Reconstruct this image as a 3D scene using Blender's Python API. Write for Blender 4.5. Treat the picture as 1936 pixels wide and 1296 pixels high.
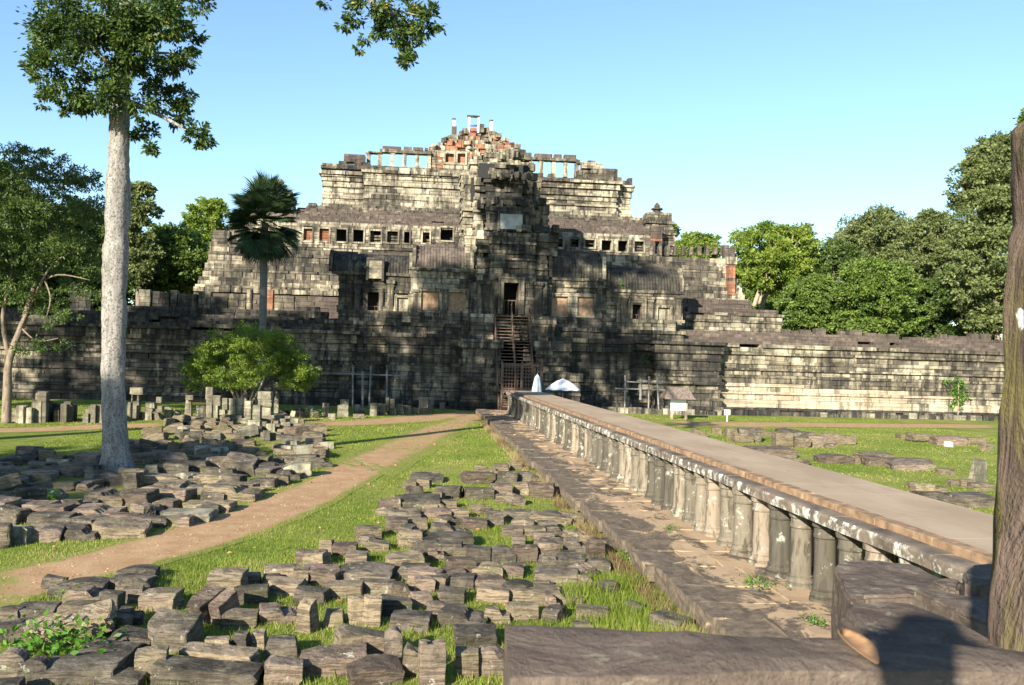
import bpy, bmesh, math, random
import numpy as np
from mathutils import Vector, Matrix, noise

# ------------------------------------------------------------------ scene, camera, light
scene = bpy.context.scene
for o in list(bpy.data.objects):
    bpy.data.objects.remove(o)
COL = scene.collection

F, CX, CY = 1700.0, 968.0, 648.0          # focal length and centre in photograph pixels
EYE = Vector((0.0, 0.0, 4.3))
ROLL = 0.028
_vx, _vy = (793 - CX) / F, (CY - 678.5) / F    # where the causeway's direction (+Y) vanishes
_ux = _vx * math.cos(ROLL) - _vy * math.sin(ROLL)
_uy = _vx * math.sin(ROLL) + _vy * math.cos(ROLL)
YAW, PITCH = math.atan(-_ux), math.atan(-_uy * math.cos(math.atan(-_ux)))
FWD = Vector((math.sin(YAW) * math.cos(PITCH), math.cos(YAW) * math.cos(PITCH), math.sin(PITCH)))
R0 = FWD.cross(Vector((0, 0, 1))).normalized()
U0 = R0.cross(FWD).normalized()
RIGHT = R0 * math.cos(ROLL) + U0 * math.sin(ROLL)
UP = U0 * math.cos(ROLL) - R0 * math.sin(ROLL)

cam_data = bpy.data.cameras.new('camera')
cam_data.sensor_width = 36.0
cam_data.lens = F / 1936.0 * 36.0
cam_data.clip_start = 0.05
cam_data.clip_end = 4000.0
cam_data.dof.use_dof = True
cam_data.dof.focus_distance = 45.0
cam_data.dof.aperture_fstop = 9.0
cam = bpy.data.objects.new('camera', cam_data)
COL.objects.link(cam)
m3 = Matrix((RIGHT, UP, -FWD)).transposed()
cam.matrix_world = Matrix.Translation(EYE) @ m3.to_4x4()
scene.camera = cam

SUN_AZ, SUN_EL = math.radians(32.0), math.radians(21.0)     # light travels right of forward, downwards
SUN_DIR = Vector((math.sin(SUN_AZ) * math.cos(SUN_EL), math.cos(SUN_AZ) * math.cos(SUN_EL), -math.sin(SUN_EL)))
world = bpy.data.worlds.new('World')
scene.world = world
world.use_nodes = True
wn, wl = world.node_tree.nodes, world.node_tree.links
bg = wn['Background']
sky = wn.new('ShaderNodeTexSky')
sky.sky_type = 'NISHITA'
sky.sun_disc = False
sky.sun_elevation = SUN_EL
sky.sun_rotation = math.atan2(-SUN_DIR.x, -SUN_DIR.y)
sky.air_density = 1.0
sky.dust_density = 0.25
sky.ozone_density = 1.0
tint = wn.new('ShaderNodeMix')          # even colour grade of the whole sky towards cyan
tint.data_type = 'RGBA'
tint.blend_type = 'MULTIPLY'
tint.inputs['Factor'].default_value = 1.0
tint.inputs[7].default_value = (0.80, 0.94, 1.08, 1.0)
wl.new(sky.outputs[0], tint.inputs[6])
wl.new(tint.outputs[2], bg.inputs[0])
bg.inputs[1].default_value = 0.092
sun_data = bpy.data.lights.new('sun', 'SUN')
sun_data.energy = 5.0
sun_data.angle = math.radians(0.6)
sun_data.color = (1.0, 0.91, 0.76)
sun = bpy.data.objects.new('sun', sun_data)
COL.objects.link(sun)
sun.rotation_euler = SUN_DIR.to_track_quat('-Z', 'Y').to_euler()
sun.location = (-40, -80, 60)

scene.view_settings.view_transform = 'Standard'
scene.view_settings.look = 'None'
scene.view_settings.exposure = 1.42
scene.view_settings.gamma = 1.0
scene.view_settings.use_curve_mapping = False
scene.render.engine = 'CYCLES'

# ------------------------------------------------------------------ pixel -> place
def ray(px, py):
    return (FWD + RIGHT * ((px - CX) / F) + UP * ((CY - py) / F))

def onY(px, py, Y):
    d = ray(px, py)
    p = EYE + d * (Y / d.y)
    return p

def onZ(px, py, z=0.0):
    d = ray(px, py)
    return EYE + d * ((z - EYE.z) / d.z)

def rect(px0, py0, px1, py1, Y):
    mx, my = (px0 + px1) / 2, (py0 + py1) / 2
    return onY(px0, my, Y).x, onY(px1, my, Y).x, onY(mx, py1, Y).z, onY(mx, py0, Y).z   # x0 x1 z0 z1

# ------------------------------------------------------------------ objects
def link(name, me, mat=None, parent=None, loc=None):
    o = bpy.data.objects.new(name, me)
    COL.objects.link(o)
    if parent is not None:
        o.parent = parent
    if loc is not None:
        o.location = loc
    if mat is not None and me is not None:
        if len(me.materials) == 0:
            me.materials.append(mat)
        elif me.materials[0] is not mat:
            o.material_slots[0].link = 'OBJECT'
            o.material_slots[0].material = mat
    return o

def tag(o, label, cat, group=None):
    o['label'] = label
    o['category'] = cat
    if group:
        o['group'] = group
    return o

def thing(name, label, cat, loc=(0, 0, 0), group=None, rotz=0.0):
    o = link(name, None, loc=loc)
    o.rotation_euler = (0, 0, rotz)
    o.empty_display_size = 0.2
    return tag(o, label, cat, group)

def child(name, me, mat, parent):
    """mesh built in world coordinates, parented without moving it"""
    o = link(name, me, mat, parent)
    o.matrix_parent_inverse = PINV(parent)
    return o

def PINV(p):
    m = Matrix.Identity(4)
    q = p
    chain = []
    while q is not None:
        chain.append(q)
        q = q.parent
    for q in reversed(chain):
        m = m @ q.matrix_parent_inverse @ q.matrix_basis
    return m.inverted()

class MB:
    def __init__(self):
        self.v, self.f, self.m = [], [], []
    def add(self, vs, fs, mi=0):
        n = len(self.v)
        self.v.extend([tuple(p) for p in vs])
        self.f.extend([tuple(i + n for i in q) for q in fs])
        self.m.extend([mi] * len(fs))
        return self
    def box(self, c, d, rz=0.0, jit=0.0, rng=random, mi=0, taper=0.0, rx=0.0, ry=0.0):
        cx, cy, cz = c
        hx, hy, hz = d[0] / 2, d[1] / 2, d[2] / 2
        vs = []
        rot = Matrix.Rotation(rz, 3, 'Z') @ Matrix.Rotation(rx, 3, 'X') @ Matrix.Rotation(ry, 3, 'Y') if (rz or rx or ry) else None
        for sx, sy, sz in BOXC:
            k = 1 - taper if sz > 0 else 1.0
            x, y, z = sx * hx * k, sy * hy * k, sz * hz
            if jit:
                x += rng.uniform(-jit, jit); y += rng.uniform(-jit, jit); z += rng.uniform(-jit, jit)
            if rot is not None:
                p = rot @ Vector((x, y, z)); x, y, z = p.x, p.y, p.z
            vs.append((cx + x, cy + y, cz + z))
        return self.add(vs, BOXF, mi)
    def ext(self, x0, x1, y0, y1, z0, z1, mi=0):
        return self.box(((x0 + x1) / 2, (y0 + y1) / 2, (z0 + z1) / 2), (x1 - x0, y1 - y0, z1 - z0), mi=mi)
    def tube(self, pts, rads, seg=10, cap=True, wob=0.0, rng=random, mi=0):
        pts = [Vector(p) for p in pts]
        n0 = len(self.v)
        prev = None
        for i, p in enumerate(pts):
            t = (pts[min(i + 1, len(pts) - 1)] - pts[max(i - 1, 0)]).normalized()
            ref = Vector((1, 0, 0)) if abs(t.x) < 0.9 else Vector((0, 1, 0))
            a = t.cross(ref).normalized() if prev is None else (prev - t * prev.dot(t)).normalized()
            prev = a
            b = t.cross(a)
            for k in range(seg):
                an = 2 * math.pi * k / seg
                r = rads[i] * (1 + (rng.uniform(-wob, wob) if wob else 0))
                self.v.append(tuple(p + a * (math.cos(an) * r) + b * (math.sin(an) * r)))
        for i in range(len(pts) - 1):
            for k in range(seg):
                k2 = (k + 1) % seg
                self.f.append((n0 + i * seg + k, n0 + i * seg + k2, n0 + (i + 1) * seg + k2, n0 + (i + 1) * seg + k))
                self.m.append(mi)
        if cap:
            self.f.append(tuple(n0 + k for k in range(seg))[::-1]); self.m.append(mi)
            q = n0 + (len(pts) - 1) * seg
            self.f.append(tuple(q + k for k in range(seg))); self.m.append(mi)
        return self
    def mesh(self, name, smooth=False, mats=None):
        me = bpy.data.meshes.new(name)
        me.from_pydata(self.v, [], self.f)
        if mats:
            for mt in mats:
                me.materials.append(mt)
            me.polygons.foreach_set('material_index', self.m)
        if smooth:
            me.polygons.foreach_set('use_smooth', [True] * len(me.polygons))
        me.update()
        return me

BOXC = [(-1, -1, -1), (1, -1, -1), (1, 1, -1), (-1, 1, -1), (-1, -1, 1), (1, -1, 1), (1, 1, 1), (-1, 1, 1)]
BOXF = [(0, 3, 2, 1), (4, 5, 6, 7), (0, 1, 5, 4), (1, 2, 6, 5), (2, 3, 7, 6), (3, 0, 4, 7)]

# ------------------------------------------------------------------ materials
class NT:
    def __init__(self, name, rough=0.85, spec=0.25):
        self.mat = bpy.data.materials.new(name)
        self.mat.use_nodes = True
        self.n, self.l = self.mat.node_tree.nodes, self.mat.node_tree.links
        self.b = self.n['Principled BSDF']
        self.b.inputs['Roughness'].default_value = rough
        self.b.inputs['Specular IOR Level'].default_value = spec
    def new(self, t, **kw):
        x = self.n.new(t)
        for k, v in kw.items():
            setattr(x, k, v)
        return x
    def set(self, sock, v):
        if hasattr(v, 'is_linked') or isinstance(v, bpy.types.NodeSocket):
            self.l.new(v, sock)
        else:
            sock.default_value = v
    def pos(self, scale=(1, 1, 1), obj=False):
        if obj:
            g = self.new('ShaderNodeTexCoord').outputs['Object']
        else:
            g = self.new('ShaderNodeNewGeometry').outputs['Position']
        m = self.new('ShaderNodeMapping')
        m.inputs['Scale'].default_value = scale
        self.l.new(g, m.inputs[0])
        return m.outputs[0]
    def noise(self, vec, scale, detail=4, rough=0.55, dist=0.0):
        x = self.new('ShaderNodeTexNoise')
        self.l.new(vec, x.inputs['Vector'])
        x.inputs['Scale'].default_value = scale
        x.inputs['Detail'].default_value = detail
        x.inputs['Roughness'].default_value = rough
        x.inputs['Distortion'].default_value = dist
        return x.outputs[0]
    def ramp(self, v, lo, hi, a=0.0, b=1.0):
        x = self.new('ShaderNodeMapRange')
        x.interpolation_type = 'SMOOTHSTEP'
        self.set(x.inputs[0], v)
        x.inputs[1].default_value = lo; x.inputs[2].default_value = hi
        x.inputs[3].default_value = a; x.inputs[4].default_value = b
        return x.outputs[0]
    def math(self, op, a, b=0.0, c=0.0):
        x = self.new('ShaderNodeMath', operation=op)
        self.set(x.inputs[0], a); self.set(x.inputs[1], b)
        if op == 'MULTIPLY_ADD':
            self.set(x.inputs[2], c)
        return x.outputs[0]
    def mix(self, f, a, b):
        x = self.new('ShaderNodeMix', data_type='RGBA')
        self.set(x.inputs['Factor'], f)
        for s, v in ((x.inputs[6], a), (x.inputs[7], b)):
            self.set(s, v if not isinstance(v, tuple) else (v + (1.0,) if len(v) == 3 else v))
        return x.outputs[2]
    def rand(self):
        o = self.new('ShaderNodeObjectInfo').outputs['Random']
        g = self.new('ShaderNodeNewGeometry').outputs['Random Per Island']
        return self.math('FRACT', self.math('ADD', o, g))
    def color(self, c):
        self.set(self.b.inputs['Base Color'], c if not isinstance(c, tuple) else c + (1.0,))
    def bump(self, h, strength=0.5, dist=0.03):
        x = self.new('ShaderNodeBump')
        x.inputs['Strength'].default_value = strength
        x.inputs['Distance'].default_value = dist
        self.set(x.inputs['Height'], h)
        self.l.new(x.outputs[0], self.b.inputs['Normal'])

def plain(name, c, rough=0.8, spec=0.25, var=0.25, scale=6.0):
    t = NT(name, rough, spec)
    n = t.noise(t.pos(), scale, 4)
    d = tuple(max(0, x * (1 - var)) for x in c)
    e = tuple(min(1, x * (1 + var)) for x in c)
    t.color(t.mix(t.ramp(n, 0.3, 0.7), d, e))
    t.bump(n, 0.25, 0.02)
    return t.mat

def temple_stone(name, dark, mid, light, bal=0.5, streak=0.5, lichen=0.5, bdist=0.06):
    """weathered sandstone: pale stone, grey-brown skin, black lichen running down in streaks"""
    t = NT(name, 0.92, 0.15)
    p = t.pos()
    r = t.rand()
    big = t.noise(p, 0.16, 5, 0.6, 0.6)
    med = t.noise(p, 1.1, 5, 0.65, 0.4)
    st = t.noise(t.pos((1.3, 1.3, 0.16)), 1.6, 5, 0.65)
    fine = t.noise(p, 7.0, 5, 0.7)
    v = t.math('MULTIPLY_ADD', big, 0.9, t.math('MULTIPLY_ADD', med, 0.62, t.math('MULTIPLY', r, 0.12)))
    v = t.math('ADD', v, t.math('MULTIPLY_ADD', fine, 0.35, -0.17))
    f = t.ramp(v, 0.86 + (0.5 - bal) * 0.5 - 0.15, 0.86 + (0.5 - bal) * 0.5 + 0.17)
    c = t.mix(f, mid, light)
    s = t.math('MULTIPLY_ADD', st, 0.75, t.math('MULTIPLY_ADD', fine, 0.25, t.math('MULTIPLY', r, 0.10)))
    c = t.mix(t.math('MULTIPLY', t.ramp(s, 0.66 - 0.2 * lichen - 0.06, 0.66 - 0.2 * lichen + 0.10), streak), c, dark)
    pale = t.ramp(t.noise(t.pos((1, 1, 2.2)), 2.2, 4, 0.65, 0.8), 0.64, 0.74)
    c = t.mix(t.math('MULTIPLY', pale, 0.45), c, (0.34, 0.34, 0.27))
    lay = t.ramp(t.noise(t.pos((0.12, 0.12, 3.0)), 1.5, 4, 0.6), 0.52, 0.62)
    c = t.mix(t.math('MULTIPLY', lay, 0.42), c, dark)
    moss = t.ramp(t.noise(p, 0.33, 4, 0.6), 0.56, 0.70)
    c = t.mix(t.math('MULTIPLY', moss, 0.25), c, (0.075, 0.078, 0.040))
    hv = t.new('ShaderNodeHueSaturation')
    t.set(hv.inputs['Value'], t.math('MULTIPLY_ADD', r, 0.22, 0.90))
    t.set(hv.inputs['Color'], c)
    t.color(hv.outputs[0])
    bands = t.noise(t.pos((0.5, 0.5, 6.0)), 1.6, 4, 0.6)
    t.bump(t.math('MULTIPLY_ADD', fine, 0.7, t.math('MULTIPLY_ADD', med, 0.8, t.math('MULTIPLY', bands, 0.6))), 0.8, bdist)
    return t.mat

M = {}
M['stone'] = temple_stone('temple_stone', (0.020, 0.019, 0.018), (0.088, 0.077, 0.060), (0.33, 0.285, 0.20), 0.46, 0.88, 0.60)
M['stone_pale'] = temple_stone('pale_temple_stone', (0.028, 0.026, 0.023), (0.140, 0.124, 0.092), (0.42, 0.375, 0.272), 0.62, 0.86, 0.50)
M['stone_dark'] = temple_stone('dark_temple_stone', (0.016, 0.016, 0.016), (0.058, 0.053, 0.044), (0.22, 0.195, 0.14), 0.36, 0.90, 0.68)
M['stone_fresh'] = temple_stone('fresh_sandstone', (0.075, 0.062, 0.046), (0.29, 0.23, 0.16), (0.45, 0.365, 0.26), 0.72, 0.75, 0.34)
M['roof_stone'] = temple_stone('brown_roof_stone', (0.026, 0.022, 0.020), (0.080, 0.064, 0.054), (0.15, 0.12, 0.098), 0.45, 0.6, 0.5)
M['brick'] = temple_stone('red_laterite', (0.06, 0.030, 0.022), (0.20, 0.085, 0.050), (0.32, 0.17, 0.10), 0.50, 0.5, 0.45)
M['void'] = plain('painted_recess_dark', (0.02, 0.02, 0.02), var=0.3)  # near-black colour stands in for the shade deep inside openings and recesses
M['infill'] = plain('timber_infill', (0.28, 0.185, 0.115), 0.8, var=0.25, scale=3.0)
M['panel_grey'] = plain('grey_cement_panel', (0.30, 0.31, 0.29), 0.9, var=0.2, scale=1.5)

def block_stone():
    t = NT('fallen_sandstone', 0.9, 0.18)
    p = t.pos((1, 1, 1), obj=True)
    wp = t.pos()
    r = t.new('ShaderNodeObjectInfo').outputs['Random']
    big = t.noise(wp, 1.3, 5, 0.65, 0.5)
    fine = t.noise(wp, 9.0, 6, 0.7)
    strata = t.noise(t.pos((1.2, 1.2, 11.0)), 2.2, 5, 0.65, 0.5)
    c = t.mix(t.ramp(big, 0.32, 0.66), (0.046, 0.040, 0.032), (0.172, 0.146, 0.110))
    c = t.mix(t.ramp(t.math('MULTIPLY_ADD', r, 0.5, t.math('MULTIPLY', big, 0.6)), 0.55, 0.85), c, (0.170, 0.128, 0.095))
    r2_ = t.math('FRACT', t.math('MULTIPLY', r, 7.31))
    c = t.mix(t.math('MULTIPLY', t.ramp(r2_, 0.70, 0.78), 0.6), c, (0.235, 0.185, 0.115))
    c = t.mix(t.math('MULTIPLY', t.ramp(r2_, 0.18, 0.12), 0.55), c, (0.150, 0.105, 0.078))
    c = t.mix(t.math('MULTIPLY', t.ramp(strata, 0.47, 0.58), 0.60), c, (0.03, 0.026, 0.021))
    sp = t.ramp(t.noise(wp, 5.5, 5, 0.7), 0.62, 0.67)
    c = t.mix(t.math('MULTIPLY', sp, 0.65), c, (0.36, 0.36, 0.28))
    ms = t.ramp(t.noise(wp, 2.1, 4, 0.6), 0.57, 0.68)
    c = t.mix(t.math('MULTIPLY', ms, 0.45), c, (0.085, 0.095, 0.03))
    hv = t.new('ShaderNodeHueSaturation')
    t.set(hv.inputs['Value'], t.math('MULTIPLY_ADD', r, 0.6, 0.75))
    t.set(hv.inputs['Color'], c)
    t.color(hv.outputs[0])
    t.bump(t.math('MULTIPLY_ADD', fine, 0.55, t.math('MULTIPLY_ADD', strata, 0.6, t.math('MULTIPLY', big, 0.5))), 1.0, 0.07)
    return t.mat
M['block'] = block_stone()
M['block_pale'] = temple_stone('lichened_pale_block', (0.025, 0.024, 0.020), (0.11, 0.098, 0.072), (0.32, 0.30, 0.215), 0.55, 0.75, 0.48, 0.03)

def col_stone():
    t = NT('column_sandstone', 0.9, 0.18)
    wp = t.pos()
    r = t.new('ShaderNodeObjectInfo').outputs['Random']
    st = t.noise(t.pos((5, 5, 0.9)), 1.3, 5, 0.65)
    big = t.noise(wp, 1.6, 4, 0.6)
    fine = t.noise(wp, 14, 5, 0.7)
    c = t.mix(t.ramp(t.math('MULTIPLY_ADD', st, 0.6, t.math('MULTIPLY', r, 0.45)), 0.34, 0.75), (0.080, 0.072, 0.056), (0.255, 0.215, 0.158))
    c = t.mix(t.math('MULTIPLY', t.ramp(r, 0.72, 0.78), 0.2), c, (0.24, 0.17, 0.13))
    c = t.mix(t.math('MULTIPLY', t.ramp(st, 0.48, 0.62), 0.85), c, (0.045, 0.041, 0.032))
    w = t.ramp(t.math('MULTIPLY_ADD', t.noise(wp, 3.2, 5, 0.7), 0.8, t.math('MULTIPLY', fine, 0.2)), 0.55, 0.68)
    c = t.mix(t.math('MULTIPLY', w, 0.8), c, (0.50, 0.52, 0.43))
    t.color(c)
    t.bump(t.math('MULTIPLY_ADD', fine, 0.5, big), 0.6, 0.02)
    return t.mat
M['column'] = col_stone()

def coping_stone():
    t = NT('coping_sandstone', 0.9, 0.18)
    wp = t.pos()
    big = t.noise(wp, 1.2, 5, 0.65, 0.4)
    fine = t.noise(wp, 11, 5, 0.7)
    c = t.mix(t.ramp(big, 0.3, 0.68), (0.075, 0.062, 0.050), (0.20, 0.16, 0.12))
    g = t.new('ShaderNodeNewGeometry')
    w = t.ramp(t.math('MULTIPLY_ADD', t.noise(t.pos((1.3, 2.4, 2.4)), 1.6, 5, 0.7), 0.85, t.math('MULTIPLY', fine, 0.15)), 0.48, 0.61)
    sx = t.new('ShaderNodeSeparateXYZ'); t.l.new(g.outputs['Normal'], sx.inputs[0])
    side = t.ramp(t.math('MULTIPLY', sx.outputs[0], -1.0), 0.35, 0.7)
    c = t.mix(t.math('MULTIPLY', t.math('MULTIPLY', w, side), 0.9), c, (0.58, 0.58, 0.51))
    t.color(c)
    t.bump(t.math('MULTIPLY_ADD', fine, 0.6, big), 0.7, 0.025)
    return t.mat
M['coping'] = coping_stone()

def ledge_stone():
    t = NT('ledge_paving', 0.93, 0.12)
    wp = t.pos()
    a = t.noise(t.pos((0.9, 0.55, 1)), 1.1, 6, 0.65, 1.0)
    b = t.noise(wp, 6, 6, 0.7)
    c = t.mix(t.ramp(b, 0.3, 0.7), (0.085, 0.068, 0.052), (0.185, 0.145, 0.105))
    sx = t.new('ShaderNodeSeparateXYZ'); t.l.new(wp, sx.inputs[0])
    mid_ = t.ramp(sx.outputs[0], 4.9, 6.0, -0.10, 0.045)
    s = t.ramp(t.math('ADD', mid_, t.math('MULTIPLY_ADD', b, 0.22, t.math('MULTIPLY', a, 0.8))), 0.50, 0.57)
    c = t.mix(t.math('MULTIPLY', s, 0.95), c, (0.38, 0.275, 0.175))
    t.color(c)
    t.bump(t.math('MULTIPLY_ADD', b, 0.7, t.math('MULTIPLY', s, -0.5)), 0.7, 0.03)
    return t.mat
M['ledge'] = ledge_stone()

def deck_mat():
    t = NT('sandy_deck', 0.95, 0.1)
    a = t.noise(t.pos((0.6, 0.25, 1)), 1.4, 5, 0.6)
    b = t.noise(t.pos(), 18, 4, 0.7)
    c = t.mix(t.ramp(a, 0.3, 0.7), (0.30, 0.225, 0.15), (0.385, 0.295, 0.205))
    c = t.mix(t.math('MULTIPLY', t.ramp(t.noise(t.pos((2.5, 0.6, 1)), 1.2, 5, 0.7), 0.56, 0.66), 0.5), c, (0.25, 0.18, 0.12))
    c = t.mix(t.math('MULTIPLY', t.ramp(b, 0.45, 0.75), 0.25), c, (0.28, 0.20, 0.13))
    t.color(c)
    t.bump(b, 0.3, 0.01)
    return t.mat
M['deck'] = deck_mat()
M['curb'] = plain('curb_sandstone', (0.25, 0.165, 0.10), 0.92, 0.12, 0.35, 5.0)

def ground_mat():
    t = NT('grass_ground', 0.95, 0.08)
    a = t.noise(t.pos(), 0.22, 5, 0.6)
    b = t.noise(t.pos(), 2.3, 6, 0.7)
    c_ = t.noise(t.pos(), 22.0, 4, 0.7)
    c = t.mix(t.ramp(b, 0.3, 0.7), (0.110, 0.155, 0.022), (0.225, 0.265, 0.052))
    c = t.mix(t.math('MULTIPLY', t.ramp(a, 0.42, 0.66), 0.7), c, (0.34, 0.295, 0.10))
    c = t.mix(t.math('MULTIPLY', t.ramp(c_, 0.35, 0.7), 0.4), c, (0.065, 0.10, 0.014))
    t.color(c)
    t.bump(t.math('MULTIPLY_ADD', c_, 0.8, b), 0.9, 0.05)
    return t.mat
M['ground'] = ground_mat()

def path_mat(name='red_dirt', grass=0.0):
    t = NT(name, 0.97, 0.06)
    at = t.new('ShaderNodeAttribute'); at.attribute_name = 'edge'
    a = t.noise(t.pos(), 1.3, 6, 0.7)
    b = t.noise(t.pos(), 16, 5, 0.7)
    c = t.mix(t.ramp(a, 0.3, 0.7), (0.31, 0.19, 0.10), (0.42, 0.275, 0.16))
    c = t.mix(t.math('MULTIPLY', t.ramp(b, 0.62, 0.70), 0.6), c, (0.44, 0.34, 0.22))
    c = t.mix(t.math('MULTIPLY', t.ramp(t.noise(t.pos(), 7, 4, 0.7), 0.58, 0.72), 0.4), c, (0.15, 0.09, 0.05))
    g = t.mix(t.ramp(b, 0.3, 0.7), (0.13, 0.155, 0.030), (0.26, 0.255, 0.075))
    k = t.math('ADD', at.outputs['Fac'], t.math('MULTIPLY_ADD', a, 1.5, t.math('MULTIPLY_ADD', b, 0.9, -1.10 + grass)))
    c = t.mix(t.ramp(k, 0.45, 0.85), c, g)
    t.color(c)
    t.bump(b, 0.5, 0.02)
    return t.mat
M['path'] = path_mat()
M['dry'] = path_mat('dry_worn_grass', 0.36)

def leaf_mat(name, c0, c1, c2=None, trans=0.35, rough=0.5, spec=0.35):
    t = NT(name, rough, spec)
    at = t.new('ShaderNodeAttribute'); at.attribute_name = 'tint'
    c = t.mix(t.ramp(at.outputs['Fac'], 0.0, 0.85), c0, c1)
    if c2 is not None:
        c = t.mix(t.ramp(at.outputs['Fac'], 0.955, 0.965), c, c2)
    t.color(c)
    tr = t.new('ShaderNodeBsdfTranslucent')
    t.l.new(c, tr.inputs['Color'])
    mx = t.new('ShaderNodeMixShader')
    mx.inputs[0].default_value = trans
    t.l.new(t.b.outputs[0], mx.inputs[1]); t.l.new(tr.outputs[0], mx.inputs[2])
    t.l.new(mx.outputs[0], t.n['Material Output'].inputs['Surface'])
    return t.mat
M['leaf_tall'] = leaf_mat('glossy_leaves', (0.022, 0.050, 0.012), (0.085, 0.135, 0.024), (0.45, 0.28, 0.06))
M['leaf_dark'] = leaf_mat('dark_leaves', (0.032, 0.062, 0.014), (0.100, 0.150, 0.034))
M['leaf_mid'] = leaf_mat('mid_green_leaves', (0.055, 0.105, 0.018), (0.160, 0.230, 0.042))
M['leaf_grey'] = leaf_mat('grey_green_leaves', (0.066, 0.095, 0.028), (0.190, 0.225, 0.080))
M['leaf_light'] = leaf_mat('light_green_leaves', (0.095, 0.165, 0.020), (0.250, 0.320, 0.052), trans=0.45)
M['leaf_bush'] = leaf_mat('yellow_green_leaves', (0.060, 0.115, 0.014), (0.200, 0.275, 0.036), trans=0.4)
M['leaf_palm'] = leaf_mat('palm_leaves', (0.018, 0.040, 0.018), (0.045, 0.080, 0.032), trans=0.2)
M['leaf_weed'] = leaf_mat('weed_leaves', (0.045, 0.13, 0.012), (0.115, 0.245, 0.025), trans=0.4)
M['grass'] = leaf_mat('grass_blades', (0.115, 0.175, 0.020), (0.265, 0.325, 0.055), (0.42, 0.35, 0.15), trans=0.45, rough=0.7, spec=0.15)
M['grass_dry'] = leaf_mat('dry_grass_blades', (0.16, 0.115, 0.055), (0.36, 0.28, 0.145), None, trans=0.35, rough=0.8, spec=0.1)
M['chips'] = leaf_mat('pale_path_chips', (0.25, 0.16, 0.09), (0.44, 0.32, 0.20), None, trans=0.0, rough=0.9, spec=0.1)
M['litter'] = leaf_mat('fallen_leaves', (0.30, 0.11, 0.04), (0.42, 0.24, 0.10), None, trans=0.2)

def bark(name, c0, c1, sc=(3, 3, 0.7), dark=(0.06, 0.05, 0.04), amt=0.5):
    t = NT(name, 0.93, 0.12)
    a = t.noise(t.pos(sc), 2.2, 6, 0.7, 0.5)
    b = t.noise(t.pos(), 14, 5, 0.7)
    c = t.mix(t.ramp(a, 0.3, 0.7), c0, c1)
    c = t.mix(t.math('MULTIPLY', t.ramp(b, 0.50, 0.62), amt), c, dark)
    t.color(c)
    t.bump(t.math('ADD', a, b), 0.8, 0.04)
    return t.mat
M['bark_pale'] = bark('pale_grey_bark', (0.155, 0.145, 0.130), (0.32, 0.30, 0.27), dark=(0.06, 0.055, 0.05), amt=0.85)
M['bark_brown'] = bark('brown_bark', (0.13, 0.10, 0.075), (0.27, 0.22, 0.165))
M['bark_light'] = bark('light_bark', (0.26, 0.20, 0.14), (0.42, 0.34, 0.25))
M['bark_palm'] = bark('palm_bark', (0.10, 0.095, 0.095), (0.19, 0.18, 0.175), sc=(1, 1, 5))
M['wood_dark'] = plain('dark_stair_timber', (0.075, 0.050, 0.035), 0.75, 0.3, 0.4, 4)
M['wood_brown'] = plain('brown_gate_timber', (0.120, 0.082, 0.060), 0.75, 0.3, 0.3, 4)
M['wood_grey'] = plain('weathered_grey_timber', (0.20, 0.19, 0.185), 0.85, 0.2, 0.3, 4)
M['wood_roof'] = plain('weathered_shingles', (0.145, 0.115, 0.095), 0.85, 0.2, 0.35, 6)
M['white'] = plain('white_board', (0.78, 0.78, 0.76), 0.6, 0.3, 0.04)
M['canvas'] = plain('white_canvas', (0.80, 0.79, 0.78), 0.85, 0.15, 0.05)
M['canvas_blue'] = plain('pale_blue_canvas', (0.42, 0.53, 0.56), 0.85, 0.15, 0.10, 3)
M['concrete'] = plain('white_concrete', (0.62, 0.61, 0.57), 0.8, 0.2, 0.12)
M['metal'] = plain('grey_metal_tube', (0.30, 0.31, 0.32), 0.5, 0.5, 0.15)
M['ink'] = plain('dark_sign_panel', (0.03, 0.035, 0.05), 0.6, 0.3, 0.1)
M['dryleaf'] = plain('dry_leaf', (0.33, 0.185, 0.085), 0.7, 0.3, 0.25, 20)
M['black'] = plain('black_tarpaulin', (0.015, 0.016, 0.018), 0.7, 0.3, 0.2)
# ------------------------------------------------------------------ ground and paths
def structure(o):
    o['kind'] = 'structure'
    return o

def gz(x, y):
    return 0.035 * noise.noise(Vector((x * 0.22, y * 0.22, 3.1))) + 0.012 * noise.noise(Vector((x * 0.9, y * 0.9, 7.7)))

def build_ground():
    xs = [-900, -500, -300, -180, -120, -80, -60] + [-50 + i * 1.0 for i in range(0, 101)] + [60, 80, 120, 180, 300, 500, 900]
    ys = [-300, -120, -60, -30, -15, -5] + [0 + i * 1.0 for i in range(0, 91)] + [100, 120, 160, 220, 320, 500, 900, 2000]
    vs = [(x, y, gz(x, y) if (-50 <= x <= 50 and 0 <= y <= 90) else 0.0) for y in ys for x in xs]
    nx = len(xs)
    fs = [(j * nx + i, j * nx + i + 1, (j + 1) * nx + i + 1, (j + 1) * nx + i) for j in range(len(ys) - 1) for i in range(nx - 1)]
    me = bpy.data.meshes.new('ground'); me.from_pydata(vs, [], fs); me.update()
    me.polygons.foreach_set('use_smooth', [True] * len(me.polygons))
    return structure(link('ground', me, M['ground']))
build_ground()

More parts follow.
